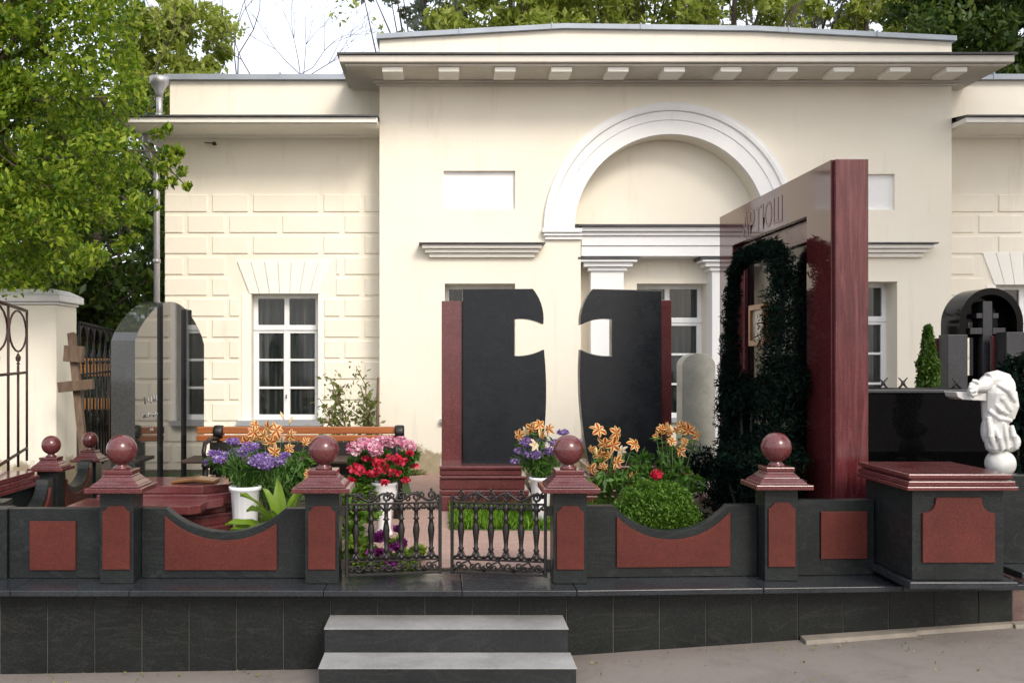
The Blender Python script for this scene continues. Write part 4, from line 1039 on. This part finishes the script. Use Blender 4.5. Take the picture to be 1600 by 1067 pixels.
# bench
t = thing('bench', (-1.1, 8, .44), 'orange slatted wooden bench with black iron scroll ends below the wing window', 'bench')
bx0, bx1 = -1.93, -.36
for (z, y, h) in ((1.045, 8.10, .028), (.985, 8.085, .024)):
    mb = MB(); mb.box(bx0, bx1, y, y + .03, z - h, z + h); mb.build('back_slat', M['wood'], t, .008)
for i in range(4):
    mb = MB(); mb.box(bx0, bx1, 7.62 + i * .105, 7.70 + i * .105, .835, .86); mb.build('seat_slat', M['darkw'], t, .006)
mb = MB(); mb.box(bx0 + .1, bx1 - .02, 8.10, 8.115, .70, .955); mb.build('back_panel', M['iron'], t, .004)
for x in (-1.76, -.36):
    mb = MB()
    mb.tube([(x, 8.16, 1.06), (x, 8.14, .95), (x, 8.08, .82), (x, 7.86, .80), (x, 7.62, .82)], .022, 8)
    mb.tube([(x, 8.08, .82), (x, 8.12, .62), (x, 8.2, .45)], .022, 8); mb.tube([(x, 7.66, .81), (x, 7.64, .62), (x, 7.56, .45)], .022, 8)
    mb.tube([(x, 8.1, .98), (x, 7.85, 1.0), (x, 7.65, .98), (x, 7.6, .92), (x, 7.66, .83)], .016, 8)
    mb.lathe([(.001, -.035), (.05, -.035), (.055, -.02), (.055, .02), (.05, .035), (.001, .035)], (x, 8.11, 1.03), 20, axis='x')
    mb.build('end_frame', M['iron'], t)

# ================================================================== PLANTS AND FLOWERS
def petal(mb, c, d, up, L, W_, curl, mi_c, mi_e):
    up = Vector(up) + Vector((random.gauss(0, .12), random.gauss(0, .12), random.gauss(0, .12))); L *= random.uniform(.8, 1.12)
    """pointed petal with coloured middle and paler margin, recurved"""
    c, d, up = Vector(c), Vector(d).normalized(), Vector(up).normalized(); s_ = d.cross(up).normalized()
    rows = []
    for u, wv in ((0, .25), (.3, .8), (.6, 1.0), (.85, .6), (1, .06)):
        ct = c + d * L * u + up * (L * (.55 * u - curl * u * u))
        rows.append([ct + s_ * W_ * .5 * wv * k + up * (L * .06 * abs(k)) for k in (-1, -.45, .45, 1)])
    vs = [v for r in rows for v in r]; b = len(mb.v)
    fe = []; fc = []
    for i in range(4):
        for j in range(3):
            f = (i * 4 + j, i * 4 + j + 1, (i + 1) * 4 + j + 1, (i + 1) * 4 + j)
            (fc if j == 1 else fe).append(f)
    mb.add(vs, fc + fe, mi_c, True)
    for i in range(len(fc), len(fc) + len(fe)): mb.m[-len(fc + fe) + i] = mi_e
def lily(c, n, size, t, mats, name='lily_flower'):
    mb = MB(); n = Vector(n).normalized(); a = n.cross(Vector((0, 0, 1)) if abs(n.z) < .9 else Vector((1, 0, 0))).normalized(); b = n.cross(a)
    ph = random.random() * 6
    for k in range(6):
        an = ph + k * PI / 3; d = a * math.cos(an) + b * math.sin(an)
        petal(mb, Vector(c), d, n, size * random.uniform(.9, 1.1), size * (.62 if k % 2 else .45), random.uniform(.55, .85), 0, 1)
    for k in range(5):
        an = ph + k * 1.25; d = a * math.cos(an) * .25 + b * math.sin(an) * .25 + n
        p2 = Vector(c) + d * size * .55; mb.tube([Vector(c), p2], size * .015, 4, 1); mb.sphere(p2, size * .05, 6, mi=0)
    return mb.build(name, mats, t, recalc=False)
LM = [M['lilyo'], M['lilyc']]; LW = [M['lilyc'], M['lilyw']]
def stems(t, base, heads, r=.003):
    mb = MB()
    for h in heads:
        b = Vector(base) + Vector((random.uniform(-.02, .02), random.uniform(-.02, .02), 0)); h = Vector(h)
        m = b.lerp(h, .5) + Vector((0, 0, .04)); mb.tube([b, m, h], [r * 1.3, r, r * .7], 5)
    mb.build('stems', M['stem'], t)
def lily_bunch(base, heads, label, size=.06, extra=0, leafn=160, bud=1, mats=None, leaf_c=None):
    t = thing('flower_bouquet' if base[2] > .5 else 'lily_plant', base, label, 'flowers' )
    H = []
    for (px, py, Y) in heads:
        p = at(px, py, Y); H.append(p)
        n = Vector((random.uniform(-1.3, 1.3), -1, random.uniform(-.7, .9)))
        mm = mats or (LM if random.random() < .85 else LW)
        lily(p, n, size * random.uniform(.55, .98), t, mm)
    stems(t, base, H)
    P = []
    for h in H:
        for k in range(leafn // len(H)):
            u = random.uniform(.15, .92); q = Vector(base).lerp(h, u); P.append((q.x + random.gauss(0, .03), q.y + random.gauss(0, .03), q.z + random.gauss(0, .025)))
    leaf_mesh('leaves', P, .07, M['lf_bq'], t, droop=-.3, seed=len(P), aspect=.22)
    for k in range(bud):
        mb = MB(); h = random.choice(H) + Vector((random.uniform(-.06, .06), 0, random.uniform(.03, .07))); d = Vector((random.uniform(-.5, .5), 0, 1)).normalized()
        mb.tube([h, h + d * .02, h + d * .045, h + d * .06], [.003, .007, .008, .001], 6); mb.build('bud', M['lilyc'], t)
    return t
def umbel(t, region, n, size, mat, name='blossoms', seed=2, aspect=.8):
    """region: list of (px,py,Y,radius m)"""
    cs = [at(a + random.uniform(-5, 5), b + random.uniform(-6, 6), c) for a, b, c, r in region]; P = clumps(cs, [r[3] for r in region], n, seed, .5)
    return leaf_mesh(name, P, size, mat, t, droop=-.3, seed=seed, aspect=aspect, fold=.6)
def statice(base, region, label, n=260):
    t = thing('flower_bouquet', base, label, 'flowers')
    umbel(t, [(a + random.uniform(-4, 4), b + random.uniform(-6, 6), c, q_ * random.uniform(.8, 1.35)) for a, b, c, q_ in region], n, .0135, M['purple'])
    H = [at(a + random.uniform(-12, 12), b + random.uniform(0, 8), c + random.uniform(-.04, .04)) for a, b, c, r in region for _ in range(5)]
    stems(t, base, H, .0022)
    P = []
    for h in H:
        for k in range(14):
            u = random.uniform(.05, .9); q = Vector(base).lerp(h, u); P.append((q.x + random.gauss(0, .012), q.y + random.gauss(0, .02), q.z))
    leaf_mesh('leaves', P, .055, M['lf_bq'], t, droop=-1.5, seed=8, aspect=.16)
    return t
# white ribbed pot and purple bouquet on the left
def pot(base, h, r0, r1, label, urn=False):
    t = thing('vase', base, label, 'vase')
    if urn:
        prof = [(.055, 0), (.06, .015), (.05, .03), (.045, .05), (.05, h * .35), (.052, h * .62), (.078, h * .70), (.085, h * .82), (.078, h * .93), (.088, h * .96), (.09, h), (.07, h), (.06, h * .85)]
        mb = MB(); mb.lathe(prof, base, 32)
        mb.build('body', M['vase'], t)
    else:
        mb = MB(); n = 64; vs = []; pr2 = [(r0, 0), (r0 + (r1 - r0) * .5, h * .5), (r1, h * .93), (r1 + .012, h * .95), (r1 + .012, h), (r1 - .006, h), (r0 - .01, .02)]
        for r, z in pr2:
            for k in range(n):
                a = 2 * PI * k / n; rr = r * (1 + (.018 if (k % 4 < 2 and z < h * .94) else 0)); vs.append((base[0] + rr * math.cos(a), base[1] + rr * math.sin(a), base[2] + z))
        mb.add(vs, [(i * n + k, i * n + (k + 1) % n, (i + 1) * n + (k + 1) % n, (i + 1) * n + k) for i in range(6) for k in range(n)] + [tuple(range(n))[::-1]], 0, True)
        mb.build('body', M['vase'], t)
    return t
Yp = 6.15; bp = (X(383, Yp), Yp, .44)
t = pot((bp[0], bp[1], .46), Z(759, Yp) - .46, .060, .082, 'white ribbed flower pot holding the purple bouquet behind the left fence')
statice((bp[0], bp[1], Z(765, Yp)), [(330, 708, Yp - .03, .05), (352, 700, Yp, .06), (368, 692, Yp + .04, .05), (385, 705, Yp - .05, .06), (408, 716, Yp, .065), (435, 712, Yp, .055), (343, 715, Yp - .08, .05), (395, 712, Yp - .08, .06), (445, 708, Yp + .05, .04), (372, 706, Yp + .08, .05), (420, 720, Yp - .07, .045), (322, 712, Yp + .04, .03)], 'dense bouquet of small purple flowers in the ribbed white pot')
lily_bunch((X(425, 6.6), 6.6, .44), [(395, 675, 6.5), (412, 680, 6.6), (422, 690, 6.5), (432, 672, 6.6), (385, 690, 6.5), (440, 684, 6.6), (428, 706, 6.45), (455, 680, 6.6), (420, 668, 6.6), (452, 700, 6.6), (398, 664, 6.6), (478, 690, 6.7), (480, 740, 6.6)], 'orange lilies rising behind the purple bouquet left of the gate', .058, leafn=300, bud=2)
# white urn with peonies and red flowers
Yu = 6.85; ub = (X(600, Yu), Yu, .445)
pot(ub, Z(753, Yu) - .445, 0, 0, 'tall white urn holding the pink and red bouquet behind the left gate leaf', True)
t = thing('flower_bouquet', (ub[0], ub[1], Z(757, Yu)), 'bouquet of pink peonies over red flowers in the white urn', 'flowers')
def peony(px, py, Y, r, mat=None):
    c = at(px, py, Y); P = []; g = np.random.default_rng(int(px * 7 + py))
    q = g.normal(size=(260, 3)); q /= np.linalg.norm(q, axis=1)[:, None]; q *= r * g.uniform(.45, 1, (260, 1)); q[:, 2] *= .8
    leaf_mesh('peony', q + np.array(c), r * .55, mat or M['pinkfl'], t, droop=-.6, seed=int(px), aspect=.95, fold=.9)
for a in ((555, 700, 6.7, .05), (583, 695, 6.75, .05), (588, 702, 6.65, .05), (608, 690, 6.9, .045), (638, 697, 6.85, .05), (626, 688, 6.95, .035), (568, 690, 6.95, .035), (598, 686, 6.85, .03)): peony(*a)
umbel(t, [(550, 732, 6.7, .05), (565, 738, 6.6, .055), (595, 720, 6.6, .055), (612, 722, 6.65, .06), (600, 738, 6.6, .06), (625, 724, 6.7, .05), (618, 742, 6.7, .05), (580, 742, 6.6, .04), (632, 748, 6.8, .035), (643, 722, 6.85, .025), (575, 718, 6.7, .03), (638, 712, 6.75, .025), (548, 745, 6.6, .03), (600, 752, 6.6, .03)], 42, .026, M['redfl'], 'red_blossoms', 12)
H = [at(random.uniform(548, 645), random.uniform(700, 745), 6.8 + random.uniform(-.1, .1)) for _ in range(30)]
stems(t, (ub[0], ub[1], Z(757, Yu)), H)
P = clumps([at(a, b, 6.85) for a, b in ((552, 755), (570, 748), (590, 735), (610, 740), (628, 738), (640, 712), (560, 720), (600, 715), (575, 715))], [.07] * 9, 130, 3)
leaf_mesh('leaves', P, .055, M['lf_bq'], t, seed=6, aspect=.35)
# leaf clumps behind the gate
def leafy(name, base, pts, n, size, mat, label, cat, rad=.12, asp=.4, seed=2, droop=0):
    t = thing(name, base, label, cat)
    cs = [at(a, b, c) for a, b, c in pts]
    leaf_mesh('foliage', clumps(cs, [rad] * len(cs), n, seed), size, mat, t, seed=seed, aspect=asp, droop=droop)
    mb = MB()
    for c in cs: mb.tube([base, (Vector(base).lerp(c, .5) + Vector((0, 0, .03))), c], [.006, .005, .003], 5)
    mb.build('stems', M['stem'], t); return t
t = leafy('petunia', (X(600, 6.0), 6.0, .44), [(556, 850, 5.95), (575, 860, 5.9), (600, 870, 5.85), (630, 868, 5.9), (652, 862, 5.95), (585, 875, 5.8), (560, 880, 5.8), (620, 850, 6.0), (640, 885, 5.8)], 120, .045, M['lf_host'], 'purple petunias with green leaves behind the left gate leaf', 'flowers', .05, .5, 21)
umbel(t, [(588, 842, 5.82, .035), (600, 838, 5.85, .035), (612, 848, 5.8, .035), (620, 832, 5.9, .03), (595, 860, 5.78, .03), (608, 872, 5.75, .025), (580, 868, 5.78, .02), (630, 850, 5.85, .02)], 24, .040, M['violet'], 'blossoms', 13, .9)
leafy('leafy_plant', (X(550, 6.5), 6.5, .44), [(548, 830, 6.4), (556, 800, 6.5), (560, 850, 6.3), (575, 800, 6.7), (552, 780, 6.6), (548, 870, 6.0), (570, 770, 6.7)], 110, .06, M['lf_box'], 'tall leafy green plant just inside the left gate post', 'plant', .08, .45, 22)
# broad bright leaves
t = thing('broad_leaf_plant', (X(430, 5.95), 5.95, .44), 'clump of broad bright green leaves over the left scooped panel', 'plant')
def big_leaf(base, tip, wd, lift):
    mb = MB(); b, p = Vector(base), Vector(tip); d = p - b; s_ = d.cross(Vector((0, 0, 1)))
    if s_.length < 1e-3: s_ = Vector((1, 0, 0))
    s_ = (s_.normalized() + Vector((0, -.25, .5))).normalized(); vs = []
    for i in range(11):
        u = i / 10; c = b + d * u + Vector((0, 0, lift * 4 * u * (1 - u))); wv = wd * (math.sin(PI * min(1, u * 1.0 + .04)) ** .8) * (1 - .25 * u) + .002
        wob = .06 * wd * math.sin(u * 17)
        for k in (-1, -.5, 0, .5, 1): vs.append(c + s_ * wv * .5 * k + Vector((0, 0, wd * .16 * abs(k) + wob * k)))
    mb.add(vs, [(i * 5 + j, i * 5 + j + 1, i * 5 + j + 6, i * 5 + j + 5) for i in range(10) for j in range(4)], 0, True)
    return mb.build('leaf', M['lf_host'], t, recalc=False)
bb = at(440, 850, 5.95)
for (px, py, Y, wd, lf) in ((375, 775, 5.75, .10, .06), (352, 822, 5.7, .09, .05), (360, 830, 5.72, .09, .04), (433, 750, 6.1, .10, .02), (385, 800, 5.85, .09, .07), (478, 815, 5.8, .09, .06), (472, 772, 6.0, .10, .05), (470, 800, 5.9, .10, .03), (400, 795, 5.72, .10, .05), (465, 765, 6.15, .10, .04), (425, 800, 5.7, .08, .04), (385, 830, 5.7, .07, .04), (455, 820, 5.75, .09, .03), (410, 765, 6.0, .08, .05)):
    big_leaf(bb + Vector((random.uniform(-.03, .03), 0, 0)), at(px, py, Y), wd, lf)
leafy('leafy_plant', (X(455, 6.9), 6.9, .44), [(445, 735, 6.9), (462, 745, 6.8), (470, 720, 7.0), (440, 760, 6.7), (475, 760, 6.9), (400, 745, 6.9), (415, 760, 6.8)], 120, .055, M['lf_bq'], 'dark leafy plant filling the bed between pot and gate post', 'plant', .09, .4, 24)
# centre bouquets
Yc = 7.2; cb = (X(845, Yc), Yc, .44)
pot((cb[0], cb[1], .455), Z(745, Yc) - .455, .05, .07, 'white flower pot hidden behind the post right of the gate')
statice((cb[0], cb[1], Z(748, Yc)), [(812, 700, Yc, .055), (822, 692, Yc - .04, .055), (835, 705, Yc - .06, .06), (855, 700, Yc, .055), (870, 690, Yc + .05, .055), (885, 685, Yc + .05, .05), (900, 690, Yc, .045), (808, 710, Yc, .04), (845, 692, Yc + .06, .05), (908, 694, Yc, .03)], 'dense bouquet of small purple flowers in front of the left black slab')
lily_bunch((cb[0], cb[1] + .02, Z(750, Yc)), [(830, 668, Yc), (842, 664, Yc), (858, 670, Yc - .03), (812, 680, Yc), (835, 695, Yc - .1), (848, 680, Yc), (822, 674, Yc + .05)], 'orange and white lilies above the purple flowers at the cross', .055, leafn=150, bud=1)
Yd = 7.0
lily_bunch((X(945, Yd), Yd, .44), [(935, 672, Yd), (962, 676, Yd), (925, 702, Yd - .05), (945, 692, Yd), (958, 695, Yd), (990, 695, Yd - .1), (943, 728, Yd - .15), (965, 722, Yd - .15), (925, 732, Yd - .12), (950, 712, Yd - .05), (972, 705, Yd), (938, 710, Yd), (988, 742, Yd)], 'tall orange lilies in front of the right black slab', .062, leafn=230, bud=1)
lily_bunch((X(1050, 7.0), 7.0, .44), [(1032, 670, Yd), (1045, 675, Yd), (1050, 690, Yd - .05), (1066, 664, Yd), (1088, 680, Yd), (1064, 704, Yd - .05), (1040, 668, Yd), (1070, 690, Yd), (1025, 680, Yd), (1058, 672, Yd), (1075, 672, Yd), (1072, 740, Yd)], 'orange lilies nearest the dark garland and small grey gravestone', .060, leafn=230, bud=1)
leafy('leafy_plant', (X(1010, 7.1), 7.1, .44), [(1000, 720, 7.1), (985, 745, 7.0), (1010, 740, 7.1), (1040, 725, 7.1), (1060, 740, 7.0), (1030, 750, 7.0), (965, 755, 6.9), (1050, 710, 7.1), (1080, 755, 6.9), (940, 755, 6.9)], 80, .06, M['lf_bq'], 'dark green leaves filling the bed behind the round box shrub', 'plant', .09, .38, 25)
t = thing('rose', (X(1026, 6.7), 6.7, .44), 'single red rose above the round box shrub', 'flower')
c = at(1026, 742, 6.7); q = rng.normal(size=(120, 3)); q /= np.linalg.norm(q, axis=1)[:, None]; q *= .033 * rng.uniform(.4, 1, (120, 1))
leaf_mesh('petals', q + np.array(c), .028, M['redfl'], t, seed=5, aspect=1.0, fold=.8, droop=-.6)
mb = MB(); mb.tube([(c.x, c.y + .02, .44), c], .004, 5); mb.build('stem', M['stem'], t)
# round box shrub
Yx = 5.98; bc = Vector((X(1025, Yx), Yx, Z(812, Yx))); rx, rz = 65 * Yx / F, 60 * Yx / F
t = thing('shrub', (bc.x, bc.y, .44), 'round clipped light green box shrub behind the right scooped panel', 'shrub')
g = np.random.default_rng(31); q = g.normal(size=(24000, 3)); q /= np.linalg.norm(q, axis=1)[:, None]
lump = 1 + .05 * np.sin(q[:, 0] * 9 + 1) * np.sin(q[:, 2] * 11) + .04 * np.sin(q[:, 1] * 14 + q[:, 0] * 8)
q *= ((g.uniform(.70, 1.04, 24000) + (g.random(24000) > .97) * .07) * lump)[:, None]; q *= np.array([rx, rx * .9, rz])
P = q + np.array(bc); P = P[P[:, 2] > .46]
leaf_mesh('foliage', P, .020, M['lf_box'], t, seed=31, aspect=.5, droop=-.5)
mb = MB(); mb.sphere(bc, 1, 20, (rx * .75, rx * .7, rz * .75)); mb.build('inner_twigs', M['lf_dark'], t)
mb = MB(); mb.tube([(bc.x, bc.y, .44), tuple(bc)], .02, 8); mb.build('trunk', M['bark'], t)
# climbing rose by the wall
t = thing('rose_bush', (X(545, 9.8), 9.8, .44), 'thin climbing rose bush against the wing wall beside the window', 'bush')
mb = MB(); P = []
for (a, b, c_) in ((515, 590, -1), (530, 610, 0), (556, 572, 1), (545, 640, 0), (570, 615, 1), (585, 625, 1), (500, 625, -1), (520, 640, 0), (575, 650, 1), (540, 600, 0), (505, 655, -1), (560, 630, 0)):
    e = at(a, b, 9.8 + random.uniform(-.15, .15)); s0 = Vector((X(545 + c_ * 18, 9.8), 9.8, .44)); m = s0.lerp(e, .55) + Vector((random.uniform(-.22, .22), 0, .08))
    pts = [s0, s0.lerp(m, .5) + Vector((random.uniform(-.04, .04), 0, 0)), m, m.lerp(e, .5) + Vector((random.uniform(-.05, .05), 0, .03)), e]
    mb.tube(pts, [.011, .009, .007, .005, .003], 5)
    for k in range(70):
        u = random.uniform(.45, 1); i = min(3, int(u * 4)); q = pts[i].lerp(pts[i + 1], u * 4 - i); P.append((q.x + random.gauss(0, .045), q.y + random.gauss(0, .04), q.z + random.gauss(0, .04)))
mb.build('stems', M['twig'], t); leaf_mesh('leaves', P, .048, M['lf_rose'], t, seed=14, aspect=.5)
t = thing('stake', (X(590, 10.3), 10.3, .44), 'brown wooden stake leaning in the corner behind the rose bush', 'stake')
mb = MB(); mb.tube([(X(588, 10.3), 10.3, .44), (X(591, 10.45), 10.45, Z(590, 10.45))], [.022, .014], 8); mb.build('pole', M['oldwood'], t)
# low weeds and grass tufts behind left of the building foot
leafy('weeds', (X(520, 9.5), 9.5, .44), [(480, 710, 9.6), (500, 705, 9.5), (520, 712, 9.4), (545, 706, 9.6), (640, 742, 10.4), (620, 745, 10.3), (655, 745, 10.45)], 90, .07, M['lf_rose'], 'low weeds growing along the foot of the wing wall', 'plant', .10, .3, 26)

# ================================================================== TREES
# near tree on the left, leaves hanging in front of the wing
t = thing('tree', (-4.9, 9.4, .44), 'big leafy bright green tree hanging over the left wing and pier', 'tree')
bound = [(0, 232), (60, 255), (95, 262), (115, 238), (150, 222), (190, 215), (215, 240), (250, 262), (300, 235), (340, 215), (380, 195), (420, 165), (450, 120)]
bx_ = [b[1] for b in bound]; by_ = [b[0] for b in bound]
cs = []; rr = []; g = np.random.default_rng(77)
while len(cs) < 1050:
    py = g.uniform(-330, 440); px = g.uniform(-520, 262)
    lim = np.interp(max(py, 0), by_, bx_) + (0 if py > 0 else 0)
    if px > lim - 8: continue
    if py > 380 and px < 0 and g.random() < .5: continue
    Y = g.uniform(8.0, 9.9); cs.append(at(px, py, Y)); rr.append(g.uniform(.10, .26))
    if px > lim - 40: rr[-1] *= .55
# sprigs crossing the wall and pipe
for (a, b, r_) in ((262, 238, .06), (272, 250, .06), (285, 268, .05), (292, 292, .04), (255, 262, .07), (268, 285, .05), (245, 210, .06), (262, 200, .05), (275, 232, .04), (250, 290, .06), (240, 320, .06), (225, 345, .07), (210, 372, .07), (285, 238, .03), (60, 440, .07), (30, 432, .08), (90, 425, .07), (150, 400, .08), (190, 385, .08), (120, 415, .07)):
    cs.append(at(a, b, 8.6)); rr.append(r_)
P = []
for c, r_ in zip(cs, rr):
    k = int(30 + 1100 * r_ ** 1.35)
    P.append(clumps([c], [r_], k, int(abs(c.x * 997 + c.z * 131)) + 1, .9))
P = np.concatenate(P)
leaf_mesh('crown', P, .052, M['lf_big'], t, droop=.7, seed=41, aspect=.52)
mb = MB(); tr_ = [Vector((-4.9, 9.4, .44)), Vector((-4.8, 9.3, 1.8)), Vector((-4.6, 9.2, 3.2)), Vector((-4.3, 9.1, 5.2)), Vector((-4.2, 9.0, 6.6))]
mb.tube(tr_, [.22, .19, .16, .11, .03], 12)
for i in range(0, len(cs), 9):
    c = cs[i]; s0 = tr_[2].lerp(tr_[3], g.uniform(-.4, .9)); m = s0.lerp(c, .55) + Vector((0, g.normal() * .1, .12)); mb.tube([s0, m, c], [.035, .018, .004], 5)
for c in (at(285, 268, 8.6), at(262, 238, 8.6), at(250, 290, 8.6)):
    mb.tube([tr_[2], at(60, 250, 8.8), at(200, 235, 8.6), c], [.05, .025, .010, .002], 5)
mb.build('trunk', M['bark'], t)
# dark trees behind the iron fence
tree('tree', (-5.4, 15, .44), 5, (-4.9, 15, 3.3), (2.0, 1.3, 2.5), 110, 150, .13, M['lf_dark'], 'dark bushy tree beyond the iron fence behind the pier', 51, .14, .22)
tree('tree', (-7.6, 19, .44), 5, (-7.0, 19, 3.6), (2.6, 1.5, 3.1), 110, 150, .16, M['lf_dark'], 'dark tree farthest back between the pier and the downpipe', 52, .16, .22)
tree('tree', (-3.9, 18, .44), 5, (-4.0, 18.5, 2.2), (1.6, 1.2, 1.9), 60, 150, .14, M['lf_dark'], 'low dark tree against the building corner behind the downpipe', 53, .10, .25)
for (x, h, lab) in ((-8.2, .9, 'low dark hedge bush far left beyond the iron fence'), (-5.0, .9, 'low dark hedge bush directly behind the iron fence')):
    t = thing('hedge', (x, 17, .44), lab, 'hedge')
    P = np.stack([rng.uniform(x - 2.2, x + 1.2, 9000), rng.uniform(16.6, 17.6, 9000), .44 + rng.uniform(0, 1.9, 9000)], 1); leaf_mesh('foliage', P, .12, M['lf_dark'], t, seed=61)
    mb = MB()
    for k in range(8): mb.tube([(x - 2 + k * .42, 17, .44), (x - 2 + k * .42 + .1, 17.1, 2.0)], [.03, .01], 5)
    mb.build('stems', M['bark'], t)
# bare branches against the sky
def bare(base, top, seed, label, spread, depth=6, r0=.10):
    t = thing('bare_tree', base, label, 'tree'); g = random.Random(seed); mb = MB(); tips = []
    def br(p, d, L, r, k):
        q = p + d * L; m = p.lerp(q, .5) + Vector((g.gauss(0, .05) * L, g.gauss(0, .05) * L, g.gauss(0, .04) * L))
        mb.tube([p, m, q], [r, r * .85, r * .68], 5 if k > 2 else 8); 
        if k == 0: tips.append(q); return
        for _ in range(2 if g.random() < .55 else 3):
            e = (d + Vector((g.gauss(0, spread), g.gauss(0, spread * .5), g.gauss(.12, spread * .6)))).normalized()
            br(q, e, L * g.uniform(.62, .86), r * .62, k - 1)
    br(Vector(base), (Vector(top) - Vector(base)).normalized(), (Vector(top) - Vector(base)).length * .42, r0, depth)
    mb.build('trunk', M['bark'], t); return t, tips
t, tips = bare((X(270, 17), 17, .44), (X(335, 17), 17, 6.6), 5, 'bare branched tree standing against the sky left of the cornice', .50, 7, .05)
leaf_mesh('crown', clumps([tuple(p) for p in random.sample(tips, min(50, len(tips)))], [.22] * 50, 16, 5), .09, M['lf_olive'], t, seed=71)
tree('tree', (X(290, 20), 20, .44), 8, (X(272, 20), 20, 7.1), (1.15, 1.0, 1.5), 80, 190, .12, M['lf_olive'], 'yellowish green tree rising behind the left wing roof', 72, .12, .28)
# crowns showing above the parapet
ab = [(X(665, 19), 19, 8.3, 1.1, 'lf_blue', 'pale thin crown above the left end of the parapet', 60, 60),
      (X(800, 18), 18, 8.0, 1.7, 'lf_olive', 'dense olive green crown above the parapet left of the arch', 110, 170),
      (X(985, 19), 19, 8.6, 1.9, 'lf_olive', 'olive green crown above the middle of the parapet', 110, 170),
      (X(1150, 18), 18, 8.1, 1.5, 'lf_olive', 'olive green crown above the parapet right of the arch top', 80, 130),
      (X(1270, 20), 20, 8.7, 1.4, 'lf_blue', 'pale loose crown above the right part of the parapet', 70, 60),
      (X(1355, 19), 19, 7.9, .9, 'lf_olive', 'small yellow green crown just above the right parapet', 40, 120),
      (X(1450, 21), 21, 8.9, 1.2, 'lf_blue', 'pale sparse crown near the right end of the parapet', 60, 50),
      (X(1565, 16), 16, 6.8, 1.6, 'lf_dark', 'dark leafy crown above the right wing at the picture corner', 140, 170)]
for i, (x, y, z, r, mt, lab, nc, per) in enumerate(ab):
    tree('tree', (x, y, .44), z, (x, y, z), (r, r * .8, r * .95), nc, per, .115, M[mt], lab, 80 + i, .13, .22)
# big tree out of frame to the right, throwing soft shade over the right end of the facade
tree('tree', (7.6, 5.6, .44), 8, (6.9, 5.4, 6.3), (2.2, 2.0, 2.2), 85, 125, .16, M['lf_big'], 'broad tree standing to the right outside the picture', 99, .2, .28)
